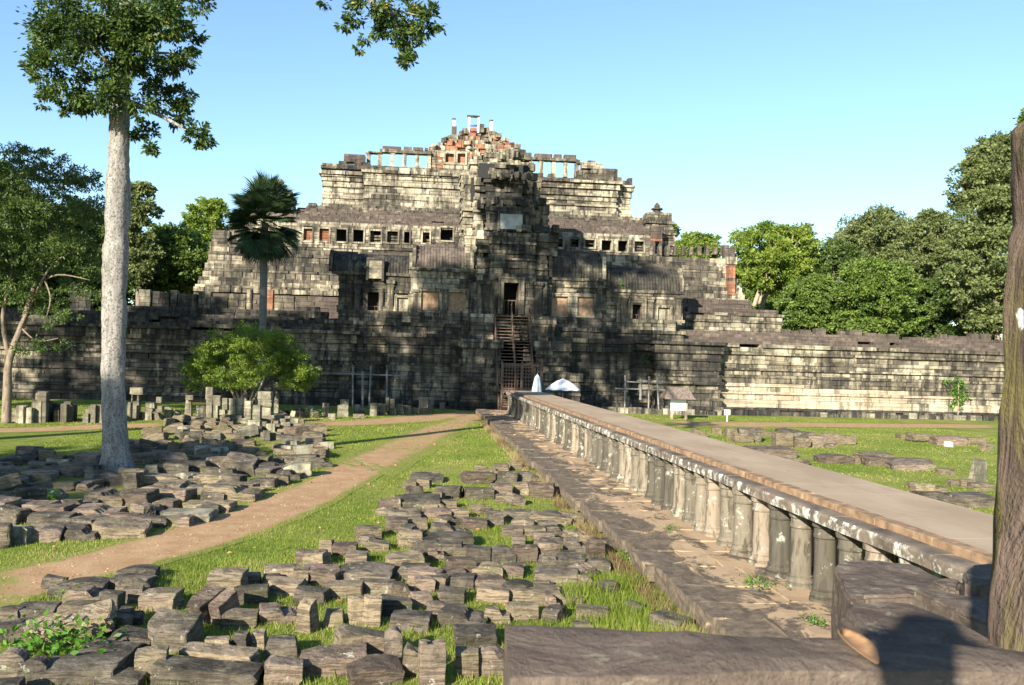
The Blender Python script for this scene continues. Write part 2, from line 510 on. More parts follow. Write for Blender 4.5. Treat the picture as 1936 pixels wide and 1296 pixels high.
PATH_POLYS = []
def build_path(name, up, lo, mat, n=60, m=14, seed=1):
    """ribbon on the ground between two edges given in photograph pixels"""
    rng = random.Random(seed)
    def samp(pts):
        P = [onZ(x, y, 0.0) for x, y in pts]
        L = [0.0]
        for a, b in zip(P, P[1:]):
            L.append(L[-1] + (b - a).length)
        out = []
        for i in range(n + 1):
            s = L[-1] * i / n
            k = max(j for j in range(len(L)) if L[j] <= s + 1e-6)
            k = min(k, len(P) - 2)
            u = (s - L[k]) / max(1e-6, L[k + 1] - L[k])
            out.append(P[k].lerp(P[k + 1], u))
        for _ in range(4):
            out = [out[0]] + [(out[i - 1] + out[i] * 2 + out[i + 1]) / 4 for i in range(1, n)] + [out[-1]]
        return out
    A, B = samp(up), samp(lo)
    vs, fs, ed = [], [], []
    for i in range(n + 1):
        a, b = A[i], B[i]
        mid, half = (a + b) / 2, (b - a) / 2
        w = 1.28 + 0.12 * noise.noise(Vector((i * 0.31, seed, 0)))
        for j in range(m + 1):
            t = -1 + 2 * j / m
            p = mid + half * (t * w)
            vs.append((p.x, p.y, gz(p.x, p.y) + 0.012 if (-50 <= p.x <= 50 and 0 <= p.y <= 90) else 0.012))
            e = max(0.0, (abs(t) - 0.45) / 0.55)
            e = max(e, 1 - min(i, n - i) / 4.0 if min(i, n - i) < 4 else 0)
            ed.append(min(1.0, e))
    for i in range(n):
        for j in range(m):
            q = i * (m + 1) + j
            fs.append((q, q + 1, q + m + 2, q + m + 1))
    me = bpy.data.meshes.new(name); me.from_pydata(vs, [], fs); me.update()
    at = me.attributes.new('edge', 'FLOAT', 'POINT')
    at.data.foreach_set('value', ed)
    PATH_POLYS.append([(p.x, p.y) for p in A] + [(p.x, p.y) for p in reversed(B)])
    o = structure(link(name, me, mat))
    return o

build_path('path', [(-60, 1098), (0, 1085), (150, 1052), (300, 1012), (450, 962), (560, 920), (640, 880), (690, 855), (720, 846)],
           [(-60, 1178), (0, 1152), (150, 1100), (300, 1064), (450, 1022), (600, 960), (700, 905), (755, 868), (785, 848)], M['path'], seed=1)
build_path('path', [(640, 876), (720, 838), (800, 806), (860, 790), (905, 782)],
           [(730, 900), (800, 858), (860, 822), (905, 798), (935, 786)], M['dry'], seed=2)
build_path('path', [(560, 801), (640, 797), (720, 792), (800, 785), (870, 779), (950, 777)],
           [(560, 807), (640, 805), (720, 803), (800, 797), (870, 792), (950, 789)], M['path'], n=40, m=8, seed=3)
build_path('path', [(-60, 812), (60, 809), (180, 804), (320, 800)], [(-60, 820), (60, 817), (180, 812), (320, 807)], M['path'], n=30, m=8, seed=4)
build_path('path', [(1235, 797), (1400, 799), (1600, 801), (1900, 804)], [(1255, 807), (1400, 807), (1600, 808), (1900, 810)], M['path'], n=40, m=8, seed=5)

# ------------------------------------------------------------------ masonry
def unit_block(seed, ch=0.05, jit=0.02):
    rng = random.Random(seed)
    bm = bmesh.new()
    bmesh.ops.create_cube(bm, size=1.0)
    bmesh.ops.bevel(bm, geom=list(bm.edges), offset=ch, segments=1, affect='EDGES')
    for v in bm.verts:
        v.co += Vector([rng.uniform(-jit, jit) for _ in range(3)])
    me = bpy.data.meshes.new('stone_block')
    bm.to_mesh(me); bm.free()
    me.materials.append(M['stone'])
    return me
UNITS = [unit_block(i) for i in range(10)]

def pick(x, z, r, opts, f=0.10, spread=0.30):
    """choose a stone by broad weathering zones rather than stone by stone; opts = [(limit, material)...]"""
    v = 0.5 + 0.62 * noise.noise(Vector((x * f, 7.0, z * f * 2.6))) + 0.25 * noise.noise(Vector((x * f * 4, 3.0, z * f * 7))) + r.uniform(-spread, spread) * 0.5
    for lim, m in opts:
        if v < lim:
            return m
    return opts[-1][1]
HPAT = [0.40, 0.22, 0.34, 0.17, 0.30, 0.26, 0.42, 0.20, 0.36, 0.24]

_pb = MB(); _pb.box((0, 0, 0), (1, 1, 1)); PLAINBOX = _pb.mesh('slab'); PLAINBOX.materials.append(M['stone'])
class Masonry:
    def __init__(self, seed=0):
        self.b = []
        self.r = random.Random(seed)
    def put(self, c, d, rz=0.0, mat='stone', tilt=0.0):
        self.b.append((c, d, rz, mat, tilt))
    def wall(self, x0, x1, z0, z1, Y, ch=0.36, bw=(0.8, 1.9), depth=0.9, prof=None, holes=(), mat='stone', jit=0.025, missing=0.0, ragged=0.0, batter=0.0):
        """courses of blocks facing the camera (-Y); prof = protrusion of each course, 0..1 up the wall"""
        r = self.r
        n = max(1, round((z1 - z0) / ch))
        hs = [HPAT[(k + int(abs(x0) * 3)) % len(HPAT)] if n > 4 else 0.3 for k in range(n)]
        sc_ = (z1 - z0) / sum(hs)
        zb = z0
        for k in range(n):
            h = hs[k] * sc_
            za, zb = zb, zb + h
            u = ((za + zb) / 2 - z0) / (z1 - z0)
            pr = (prof(u, k, n) + (0.07 if n > 4 and hs[k] < 0.235 else 0.0)) if prof else 0.0
            yo = batter * u
            segs = [(x0 - pr * 0.7, x1 + pr * 0.7)]
            for hx0, hx1, hz0, hz1 in holes:
                if min(zb, hz1) - max(za, hz0) > 0.25 * h:
                    ns = []
                    for a, b in segs:
                        if hx1 <= a or hx0 >= b:
                            ns.append((a, b))
                        else:
                            if hx0 - a > 0.05: ns.append((a, hx0))
                            if b - hx1 > 0.05: ns.append((hx1, b))
                    segs = ns
            for a, b in segs:
                x = a
                thin = n > 4 and hs[k] < 0.235
                while x < b - 1e-4:
                    w = r.uniform(*bw) * (2.6 if thin else 1.0)
                    if b - (x + w) < bw[0] * 0.6:
                        w = b - x
                    top = (k >= n - 1 - int(ragged > 0.5)) and ragged
                    if not (r.random() < missing or (top and r.random() < ragged)):
                        j = r.uniform(-jit, jit)
                        m = mat(x + w / 2, (za + zb) / 2, r) if callable(mat) else mat
                        dd = depth + pr
                        self.put((x + w / 2, Y - pr + j + yo + dd / 2, (za + zb) / 2), (w - 0.007, dd, h - 0.010 + (r.uniform(0, 0.05) if k == n - 1 else 0)), 0.0, m)
                    x += w
    def finish(self, parent, name='stone_block', limit=300, joined='masonry'):
        def size(t):
            c, d = t[0], t[1]
            return d[0] * d[2] / max(1, c[1]) ** 2
        self.b.sort(key=size, reverse=True)
        r = self.r
        inv = PINV(parent)
        for c, d, rz, mt, tilt in self.b[:limit]:
            o = bpy.data.objects.new(name, r.choice(UNITS))
            COL.objects.link(o)
            o.parent = parent
            o.matrix_parent_inverse = inv
            o.location = c
            o.scale = d
            o.rotation_euler = (tilt, tilt * 0.6, rz)
            s = o.material_slots[0]
            s.link = 'OBJECT'; s.material = M[mt]
        rest = self.b[limit:]
        if rest:
            keys = sorted(set(t[3] for t in rest))
            mb = MB()
            for c, d, rz, mt, tilt in rest:
                mb.box(c, d, rz, 0.012, r, keys.index(mt), rx=tilt)
            o = child(joined, mb.mesh(joined, mats=[M[k] for k in keys]), None, parent)
            o['kind'] = 'stuff'
        self.b = []

# ------------------------------------------------------------------ causeway
AX = 8.05                       # temple axis
cw = thing('causeway', 'raised stone causeway on rows of round columns leading to the temple stair', 'causeway', (AX, 40, 0))
rng = random.Random(5)
CY0, CY1 = 11.4, 68.0
Z_LEDGE, Z_COPB, Z_COPT, Z_DECK = 0.40, 1.77, 1.97, 2.08
X_FRONT, X_CURB, X_RIGHT = 6.62, 6.94, 9.14
# ledge of paving slabs
core = MB(); core.ext(4.72, X_RIGHT + 0.4, 4.0, CY1 + 4.0, -0.3, Z_LEDGE - 0.05)
child('ledge_core', core.mesh('ledge_core'), M['ledge'], cw)
y = 4.0
slab_units = []
for s in range(6):
    r2 = random.Random(100 + s)
    bm = bmesh.new(); bmesh.ops.create_cube(bm, size=1.0)
    bmesh.ops.subdivide_edges(bm, edges=list(bm.edges), cuts=2, use_grid_fill=True)
    for v in bm.verts:
        v.co.x += r2.uniform(-0.02, 0.02); v.co.y += r2.uniform(-0.02, 0.02)
        if v.co.z > 0: v.co.z += r2.uniform(-0.10, 0.06)
    me = bpy.data.meshes.new('paving_slab'); bm.to_mesh(me); bm.free(); me.materials.append(M['ledge']); slab_units.append(me)
while y < CY1 + 4:
    L = rng.uniform(0.9, 1.7)
    xs = [4.58 + rng.uniform(-0.07, 0.10), 5.35 + rng.uniform(-0.25, 0.25), 6.2 + rng.uniform(-0.2, 0.2), 6.98]
    for a, b in zip(xs, xs[1:]):
        o = link('paving_slab', rng.choice(slab_units), None, cw)
        o.matrix_parent_inverse = PINV(cw)
        o.location = ((a + b) / 2, y + L / 2, Z_LEDGE - 0.15 + rng.uniform(-0.02, 0.012))
        o.scale = (b - a - 0.015, L - 0.015, 0.30)
        o.rotation_euler = (rng.uniform(-0.012, 0.012), rng.uniform(-0.015, 0.015), rng.uniform(-0.02, 0.02))
    y += L
# columns
def column_mesh(seed):
    r2 = random.Random(seed)
    H = Z_COPB - Z_LEDGE
    prof = [(0.0, 0.235), (0.07, 0.235), (0.085, 0.205), (0.13, 0.225), (0.17, 0.20), (0.20, 0.19), (0.23, 0.200), (0.25, 0.178),
            (0.60, 0.170), (H - 0.30, 0.165), (H - 0.28, 0.185), (H - 0.24, 0.19), (H - 0.22, 0.175), (H - 0.12, 0.178), (H - 0.10, 0.205), (H - 0.02, 0.215), (H + 0.02, 0.21)]
    seg = 14
    vs, fs = [], []
    sq = r2.uniform(0.0, 0.25)
    for z, rd in prof:
        for k in range(seg):
            a = 2 * math.pi * k / seg
            rr = rd * (1 + 0.03 * r2.uniform(-1, 1)) * (1 + sq * 0.12 * math.cos(4 * a))
            vs.append((math.cos(a) * rr, math.sin(a) * rr, z))
    for i in range(len(prof) - 1):
        for k in range(seg):
            k2 = (k + 1) % seg
            fs.append((i * seg + k, i * seg + k2, (i + 1) * seg + k2, (i + 1) * seg + k))
    fs.append(tuple(range(seg))[::-1]); fs.append(tuple((len(prof) - 1) * seg + k for k in range(seg)))
    me = bpy.data.meshes.new('column'); me.from_pydata(vs, [], fs); me.update(); me.materials.append(M['column'])
    me.polygons.foreach_set('use_smooth', [True] * len(me.polygons))
    try:
        me.set_sharp_from_angle(angle=math.radians(35))
    except Exception:
        pass
    return me
cols = [column_mesh(200 + i) for i in range(6)]
y = CY0 + 0.45
while y < CY1 - 0.2:
    for row, xx in enumerate((6.90, 8.05, 9.20)):
        o = link('column', rng.choice(cols), None, cw)
        o.matrix_parent_inverse = PINV(cw)
        o.location = (xx + rng.uniform(-0.03, 0.03), y + rng.uniform(-0.04, 0.04), Z_LEDGE - 0.02)
        o.rotation_euler = (rng.uniform(-0.012, 0.012), rng.uniform(-0.012, 0.012), rng.uniform(0, 6.28))
        k = rng.uniform(1.06, 1.20)
        o.scale = (k, k, 1.0)
    y += 0.93
# coping beams, kerb, deck
def slab(name, x0, x1, y0, y1, z0, z1, mat, jz=0.0, ch=0.02):
    o = link(name, PLAINBOX if name == 'deck_slab' else rng.choice(UNITS), mat, cw)
    o.matrix_parent_inverse = PINV(cw)
    o.location = ((x0 + x1) / 2, (y0 + y1) / 2, (z0 + z1) / 2 + rng.uniform(-jz, jz))
    o.scale = (x1 - x0, y1 - y0, z1 - z0)
    o.rotation_euler = (rng.uniform(-1, 1) * jz * 0.3, rng.uniform(-1, 1) * jz * 0.5, 0)
def worn_beam(seed):
    r2 = random.Random(seed)
    n = 7
    prof = [(-0.5, -0.5), (-0.5, 0.22), (-0.44, 0.42), (-0.30, 0.5), (0.5, 0.5), (0.5, -0.5)]
    vs, fs = [], []
    for i in range(n):
        yy = -0.5 + i / (n - 1)
        for (a, b) in prof:
            w = 0.035 * noise.noise(Vector((seed * 3.1 + a * 2, yy * 5, b * 2)))
            vs.append((a + w, yy, b + w * (1.5 if b > 0 else 0.4)))
    m = len(prof)
    for i in range(n - 1):
        for k in range(m):
            k2 = (k + 1) % m
            fs.append((i * m + k, (i + 1) * m + k, (i + 1) * m + k2, i * m + k2))
    fs.append(tuple(range(m))); fs.append(tuple((n - 1) * m + k for k in range(m))[::-1])
    me = bpy.data.meshes.new('coping_stone'); me.from_pydata(vs, [], fs); me.update(); me.materials.append(M['coping'])
    return me
beams = [worn_beam(i) for i in range(8)]
y = CY0 - 1.5
while y < CY1:
    L = min(rng.uniform(0.95, 1.9), CY1 - y)
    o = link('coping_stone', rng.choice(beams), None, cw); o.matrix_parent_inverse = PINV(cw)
    w = X_CURB + 0.10 - X_FRONT
    o.location = (X_FRONT + w / 2 + rng.uniform(-0.015, 0.015), y + L / 2, (Z_COPB + Z_COPT) / 2 + rng.uniform(-0.008, 0.008))
    o.scale = (w, L - 0.012, Z_COPT - Z_COPB)
    if 12.1 < y + L / 2 < 14.2:
        o.material_slots[0].link = 'OBJECT'; o.material_slots[0].material = M['curb_new'] if 'curb_new' in M else M['coping']
    o = link('coping_stone', rng.choice(beams), None, cw); o.matrix_parent_inverse = PINV(cw)
    o.location = (X_RIGHT + 0.1, y + L / 2, (Z_COPB + Z_COPT) / 2 - 0.01)
    o.scale = (-0.4, L - 0.012, Z_COPT - Z_COPB)
    y += L
y = CY0 - 1.5
while y < CY1:
    L = min(rng.uniform(1.0, 1.7), CY1 - y)
    slab('curb_stone', X_CURB, X_CURB + 0.24, y, y + L - 0.01, Z_COPT - 0.1, Z_DECK + rng.uniform(-0.006, 0.006), M['curb'], 0.004)
    slab('deck_slab', X_CURB + 0.245, X_CURB + 1.3, y, y + L - 0.004, Z_COPB, Z_DECK - 0.012, M['deck'], 0.0007)
    slab('deck_slab', X_CURB + 1.304, X_RIGHT, y, y + L - 0.004, Z_COPB, Z_DECK - 0.012, M['deck'], 0.0007)
    y += L

# ------------------------------------------------------------------ temple
temple = thing('stone_temple', 'huge weathered grey stone pyramid temple with stepped terraces and ruined top', 'temple', (AX, 100, 0))

def part(name):
    """an Empty part of the temple that carries its stones"""
    o = link(name, None, None, temple)
    return o

def moulded(u, k, n):
    """double moulded Khmer base: wide foot, waist, wide cornice, with rolls between"""
    base = 0.55 * (abs(u - 0.5) * 2) ** 1.6
    roll = (0.0, 0.17, 0.04, 0.11, -0.03, 0.14, 0.02, 0.20, 0.05, 0.10)[k % 10]
    mid = 0.22 if abs(u - 0.5) < 0.07 else 0.0
    return base + roll + mid
def stepped(total):
    return lambda u, k, n: total * (1 - u)
def small_mould(u, k, n):
    return 0.22 * (abs(u - 0.5) * 2) ** 1.5 + (0.09 if k % 2 else 0.0)

# --- first terrace
ft = part('first_terrace')
A = Masonry(11)
TZ = 6.5
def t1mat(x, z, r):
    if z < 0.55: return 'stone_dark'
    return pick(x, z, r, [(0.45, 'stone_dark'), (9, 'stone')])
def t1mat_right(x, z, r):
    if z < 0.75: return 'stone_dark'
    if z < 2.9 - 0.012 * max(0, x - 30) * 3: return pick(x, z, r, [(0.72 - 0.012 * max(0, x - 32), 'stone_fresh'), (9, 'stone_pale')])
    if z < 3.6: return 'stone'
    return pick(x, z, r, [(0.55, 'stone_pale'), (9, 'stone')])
def X(px, Y, py=700): return onY(px, py, Y).x
# (px0, px1, plane)
sect = [(1359, 1960, 80.9, t1mat_right), (1241, 1359, 79.6, t1mat), (1186, 1241, 80.9, t1mat), (1045, 1186, 79.0, t1mat), (1015, 1070, 77.2, t1mat),
        (878, 941, 77.2, t1mat), (735, 880, 79.0, t1mat), (666, 735, 80.9, t1mat), (540, 666, 79.6, t1mat), (-110, 540, 80.6, t1mat)]
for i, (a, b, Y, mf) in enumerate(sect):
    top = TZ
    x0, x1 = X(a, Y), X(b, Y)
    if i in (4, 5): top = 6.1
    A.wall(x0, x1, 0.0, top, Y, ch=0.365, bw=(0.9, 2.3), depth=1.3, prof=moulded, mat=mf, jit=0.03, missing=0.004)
# set-back courses above the cornice
for k in range(4):
    z = TZ + 0.30 * k
    A.wall(X(1241, 81, 640), X(1960, 81, 640), z, z + 0.30, 81.0 + 0.55 * k, ch=0.30, bw=(0.7, 1.6), depth=1.2, mat='roof_stone', jit=0.05, missing=0.02 * k)
    A.wall(X(-110, 81, 640), X(640, 81, 620), z, z + 0.30, 80.7 + 0.55 * k, ch=0.30, bw=(0.7, 1.6), depth=1.2, mat='stone_dark', jit=0.05, missing=0.02 * k)
xx = X(1480, 83, 630)
while xx < X(1930, 83, 630):
    w = A.r.uniform(0.5, 1.3)
    if A.r.random() < 0.62:
        h = A.r.choice([0.25, 0.3, 0.4, 0.55])
        A.put((xx + w / 2, 83.2, TZ + 1.2 + h / 2), (w, 0.8, h), A.r.uniform(-0.1, 0.1), 'roof_stone')
    xx += w + A.r.uniform(0.0, 0.5)
# rubble plinth at the foot on the right
xx = X(1130, 77, 780)
while xx < X(1890, 77, 780):
    w = A.r.uniform(0.4, 1.3); h = A.r.uniform(0.3, 0.62)
    A.put((xx + w / 2, 79.1 + A.r.uniform(-0.15, 0.15) - (1.3 if xx < X(1359, 79) else 0), h / 2 - 0.05), (w, 0.9, h), A.r.uniform(-0.12, 0.12), 'stone_dark' if A.r.random() < 0.8 else 'block_pale')
    xx += w + 0.02
A.finish(ft, 'terrace_block', 300, 'terrace_masonry')
c = MB(); c.ext(-46, 54, 82.0, 100, -0.3, TZ - 0.2)
for i, (a, b, Y, mf) in enumerate(sect):
    x0, x1 = X(a, Y), X(b, Y)
    c.ext(x0 + 0.12, x1 - 0.12, Y + 0.45, 82.05 + 0.01 * i, -0.2, (6.0 if i in (4, 5) else TZ - 0.3))
c.ext(-46, X(640, 81, 620) - 0.5, 82.75, 84.2, TZ - 0.3, TZ + 0.85); c.ext(X(1245, 81, 640) + 0.3, 54, 82.95, 84.3, TZ - 0.3, TZ + 0.86)
child('terrace_core', c.mesh('terrace_core'), M['stone_dark'], ft)

# --- ruined first gallery on the left of the terrace
G = Masonry(12)
YG = 84.5
for (a, t, b, bt, mt) in [(262, 548, 284, 585, 'block_pale'), (288, 552, 320, 590, 'stone_dark'), (322, 549, 334, 590, 'stone'), (336, 556, 372, 590, 'stone_dark'),
                         (374, 552, 398, 592, 'stone'), (398, 562, 430, 596, 'stone_dark'), (432, 556, 464, 588, 'stone'), (466, 548, 476, 592, 'stone'), (504, 548, 516, 596, 'brick'),
                         (520, 560, 556, 598, 'stone'), (560, 580, 604, 602, 'stone_dark'), (132, 536, 150, 578, 'stone_dark'), (150, 545, 172, 578, 'stone_dark')]:
    x0, x1, z0, z1 = rect(a, t, b, bt, YG)
    G.wall(x0, x1, TZ + 1.0, z1, YG, ch=0.55, bw=(0.5, 1.0), depth=0.7, mat=mt, jit=0.04)
for (a, t, b, bt) in [(240, 584, 620, 604), (240, 600, 640, 622)]:
    x0, x1, z0, z1 = rect(a, t, b, bt, YG - 0.8)
    G.wall(x0, x1, z0, z1, YG - 0.8, ch=0.36, depth=1.3, mat='stone_dark', jit=0.05, missing=0.03)
# --- right: first gallery base remains
x0, x1, z0, z1 = rect(1275, 592, 1478, 632, 86.0)
G.wall(x0, x1, z0, z1, 86.0, ch=0.34, depth=1.0, mat=lambda x, z, r: 'stone_pale' if r.random() < 0.35 else 'stone', prof=small_mould, ragged=0.15)
x0, x1, z0, z1 = rect(1300, 584, 1470, 594, 86.8)
G.wall(x0, x1, z0, z1, 86.8, ch=0.3, depth=1.0, mat='roof_stone', jit=0.05, missing=0.05)
G.finish(ft, 'gallery_block', 300, 'gallery_masonry')

# --- second terrace
st = part('second_terrace')
A = Masonry(21)
def t2mat(x, z, r):
    return pick(x, z, r, [(0.50, 'stone_pale'), (0.85, 'stone'), (9, 'stone_dark')])
# stepped lower courses left and right, plane recedes upward
for (a0, a1, b0, b1, ty, by) in [(366, 640, 1060, 1418, 566, 606)]:
    xl0, xl1, z0, z1 = rect(a0, ty - 8, a1, by - 8, 89.5)
    A.wall(xl0, xl1, z0 - 1.2, z1, 89.5, ch=0.34, depth=1.5, mat='roof_stone', prof=stepped(0.9), jit=0.04)
    xr0, xr1, z0, z1 = rect(b0, ty - 4, b1, by - 2, 89.5)
    A.wall(xr0, xr1, z0 - 1.2, z1, 89.5, ch=0.34, depth=1.5, mat='roof_stone', prof=stepped(0.9), jit=0.04)
def t2prof(u, k, n):
    return 1.6 * (1 - u) + 0.35 * (abs(u - 0.55) * 2) ** 1.5 + (0.12 if k % 3 == 0 else 0.0)
xl0, xl1, z0, z1 = rect(402, 468, 700, 556, 93.0)
A.wall(xl0, xl1, z0 - 0.2, z1, 93.0, ch=0.40, bw=(0.55, 1.2), depth=2.2, mat=t2mat, prof=t2prof, jit=0.03)
xr0, xr1, z0, z1 = rect(1040, 484, 1378, 564, 93.0)
A.wall(xr0, xr1, z0 - 0.2, z1, 93.0, ch=0.40, bw=(0.55, 1.2), depth=2.2, mat=t2mat, prof=t2prof, jit=0.03)
# red corner pilaster
x0, x1, z0, z1 = rect(1377, 502, 1390, 558, 91.2)
A.wall(x0, x1, z0, z1, 91.2, ch=0.33, bw=(0.4, 0.7), depth=0.8, mat=lambda x, z, r: 'brick' if r.random() < 0.75 else 'stone')
x0, x1, z0, z1 = rect(1373, 486, 1394, 500, 92.4)
A.wall(x0, x1, z0, z1, 92.4, ch=0.37, bw=(0.5, 0.9), depth=1.0, mat='stone_pale')
x0, x1, z0, z1 = rect(1370, 464, 1390, 486, 92.8)
A.wall(x0, x1, z0, z1, 92.8, ch=0.33, bw=(0.4, 0.8), depth=0.9, mat='roof_stone', ragged=0.3)
# row of stubs along the right parapet
for px in list(range(1228, 1372, 15)):
    x0, x1, z0, z1 = rect(px, 466, px + 7, 484, 94.0)
    A.put(((x0 + x1) / 2, 94.0, (z0 + z1) / 2), (x1 - x0, 0.5, z1 - z0 + A.r.uniform(-0.3, 0.1)), 0, 'stone')
# left end tower stub
x0, x1, z0, z1 = rect(404, 436, 432, 470, 94.0)
A.wall(x0, x1, z0, z1, 94.0, ch=0.36, depth=1.2, mat='stone', prof=lambda u, k, n: 0.5 * (1 - u), ragged=0.4)
A.finish(st, 'terrace_block', 300, 'terrace_masonry')
c = MB()
c.ext(X(402, 95, 500) + 0.5, X(1378, 95, 500) - 0.4, 95.5, 112, 0, onY(900, 470, 95).z - 0.6)
child('terrace_core', c.mesh('terrace_core'), M['stone_dark'], st)

# --- second gallery with windows
sg = part('second_gallery')
A = Masonry(22)
YW = 97.0
wins = [(574, 433, 590, 456, 'b'), (604, 433, 622, 456, 'b'), (636, 434, 655, 457, 'o'), (668, 435, 687, 458, 'o'), (700, 437, 720, 459, 'l'), (732, 438, 752, 459, 'l'), (764, 439, 774, 460, 'o'),
        (799, 440, 812, 460, 'l'), (833, 431, 856, 455, 'o'),
        (1052, 452, 1064, 468, 'l'), (1077, 453, 1094, 468, 'l'), (1106, 454, 1124, 468, 'l'), (1137, 455, 1156, 474, 'o'), (1168, 456, 1186, 476, 'o'), (1199, 457, 1217, 477, 'l'), (1238, 457, 1247, 480, 'o')]
W3 = [(rect(a, t, b, d, YW), k) for a, t, b, d, k in wins]
zt = onY(700, 428, YW).z; zb = onY(700, 467, YW).z - 0.3
hz = [(q[0], q[1], q[2], q[3]) for q, k in W3]
xL, xR = X(432, YW, 440), X(1250, YW, 460)
A.wall(xL, xR, zb, zt, YW, ch=0.38, bw=(0.5, 1.1), depth=0.8, mat=lambda x, z, r: 'stone_pale' if r.random() < 0.6 else 'stone', holes=hz, jit=0.03)
A.finish(sg, 'wall_block', 300, 'wall_masonry')
for (x0, x1, z0, z1), k in W3:
    fr = MB()
    t = 0.17
    fr.ext(x0 - t, x0, YW - 0.13, YW + 0.5, z0 - t, z1 + t); fr.ext(x1, x1 + t, YW - 0.13, YW + 0.5, z0 - t, z1 + t)
    fr.ext(x0, x1, YW - 0.12, YW + 0.5, z1, z1 + t); fr.ext(x0, x1, YW - 0.12, YW + 0.5, z0 - t, z0)
    child('window_frame', fr.mesh('window_frame'), M['stone_pale'], sg)
    if k == 'b':
        mb = MB()
        nn = 4
        for j in range(nn):
            for i in range(3):
                hh = (z1 - z0) / nn; ww = (x1 - x0) / 3
                mb.box((x0 + (i + 0.5) * ww, YW + 0.45, z0 + (j + 0.5) * hh), (ww - 0.02, 0.3, hh - 0.02), 0, 0.01)
        child('window_infill', mb.mesh('window_infill'), M['brick'], sg)
    elif k == 'l':
        mb = MB()
        for j in range(4):
            if A.r.random() < 0.8:
                hh = (z1 - z0) / 4
                mb.box(((x0 + x1) / 2, YW + 0.7, z0 + (j + 0.4) * hh), (x1 - x0, 0.3, hh * 0.62), 0, 0.02)
        mb.box((x0 + 0.2, YW + 0.75, (z0 + z1) / 2), (0.25, 0.3, z1 - z0))
        child('window_infill', mb.mesh('window_infill'), M['stone'], sg)
# roof courses of the gallery: rise and recede
R2 = Masonry(23)
zr = zt
for k in range(8):
    f = k / 7
    pxl, pxr = 432 + 120 * max(0, f - 0.6) * 2.5, 1252 - 8 * f
    yy = YW + 0.1 + 3.4 * f
    hh = 0.28
    R2.wall(X(pxl, YW, 430), X(pxr, YW, 440), zr, zr + hh, yy, ch=hh, bw=(0.7, 1.5), depth=1.4, mat='roof_stone' if k > 0 else 'stone_pale', jit=0.04, missing=0.01)
    zr += hh
R2.wall(X(1230, YW, 430), X(1252, YW, 430), zt - 2.2, zr - 0.9, YW - 0.15, ch=0.34, depth=0.7, mat=lambda x, z, r: 'brick' if r.random() < 0.3 else 'roof_stone', holes=[h for h in hz])
R2.finish(sg, 'roof_slab', 300, 'roof_masonry')
c = MB(); c.ext(xL + 0.3, xR - 0.3, YW + 1.6, YW + 8, zb - 1, zt + 0.8); c.ext(xL + 7, xR - 0.6, YW + 3.6, 110, zb, zr - 0.25)
child('gallery_core', c.mesh('gallery_core'), M['void'], sg)

def corner_tower(px, ytop, Y, name, xs):
    """small stepped corner tower with a lotus finial"""
    p = part(name)
    B = Masonry(int(px))
    lev = xs
    for (w, t, b) in lev:
        x0, x1, z0, z1 = rect(px - w, t, px + w, b, Y)
        B.wall(x0, x1, z0, z1, Y, ch=0.32, bw=(0.4, 0.9), depth=(x1 - x0) * 0.9, mat=lambda x, z, r: 'stone_pale' if r.random() < 0.3 else 'stone', prof=small_mould, jit=0.04)
    B.finish(p, 'tower_block', 300, 'tower_masonry')
    t0 = lev[-1][1]
    prof = [(0, 13), (3, 14), (5, 9), (7, 6), (9, 12), (12, 11), (14, 5), (17, 6), (19, 4.5), (22, 2), (24, 0.5)]
    k = Y / F
    zb_ = onY(px, t0, Y).z - 0.05
    xc = onY(px, t0, Y).x
    d = (lev[-1][0] * 0.9) * k
    mb = MB()
    mb.tube([(xc, Y + d, zb_ + h * k) for h, _ in prof], [r * k for _, r in prof], 12)
    child('finial', mb.mesh('finial'), M['roof_stone'], p)
corner_tower(1247, 400, 99.0, 'corner_tower', [(28, 440, 482), (25, 418, 440), (22, 402, 418)])
corner_tower(528, 356, 99.0, 'corner_tower', [(30, 396, 470), (25, 372, 396), (20, 358, 372)])

# --- third terrace
tt = part('third_terrace')
A = Masonry(31)
def t3mat(x, z, r):
    return pick(x, z, r, [(0.62, 'stone_pale'), (9, 'stone')])
YT = 108.0
def t3prof(u, k, n):
    return 0.75 * (abs(u - 0.5) * 2) ** 1.8 + (0.20 if k % 4 == 1 else (0.08 if k % 4 == 3 else 0.0))
x0, x1, z0, z1 = rect(612, 326, 690, 400, YT + 1.0); A.wall(x0, x1, z0 - 0.3, z1, YT + 1.0, ch=0.36, depth=1.6, mat=t3mat, prof=t3prof, jit=0.03)
x0, x1, z0, z1 = rect(690, 322, 905, 402, YT); A.wall(x0, x1, z0 - 0.3, z1, YT, ch=0.36, depth=1.6, mat=t3mat, prof=t3prof, jit=0.04)
x0, x1, z0, z1 = rect(995, 342, 1165, 416, YT); A.wall(x0, x1, z0 - 0.3, z1, YT, ch=0.36, depth=1.6, mat=t3mat, prof=t3prof, jit=0.04)
x0, x1, z0, z1 = rect(1160, 352, 1190, 418, YT + 1.0); A.wall(x0, x1, z0 - 0.3, z1, YT + 1.0, ch=0.36, depth=1.6, mat=t3mat, prof=t3prof, jit=0.03)
# foot courses
x0, x1, z0, z1 = rect(583, 398, 1214, 422, 105.5); A.wall(x0, x1, z0 - 0.4, z1, 105.5, ch=0.34, depth=2.2, mat='stone', prof=stepped(1.0), jit=0.04, ragged=0.2)
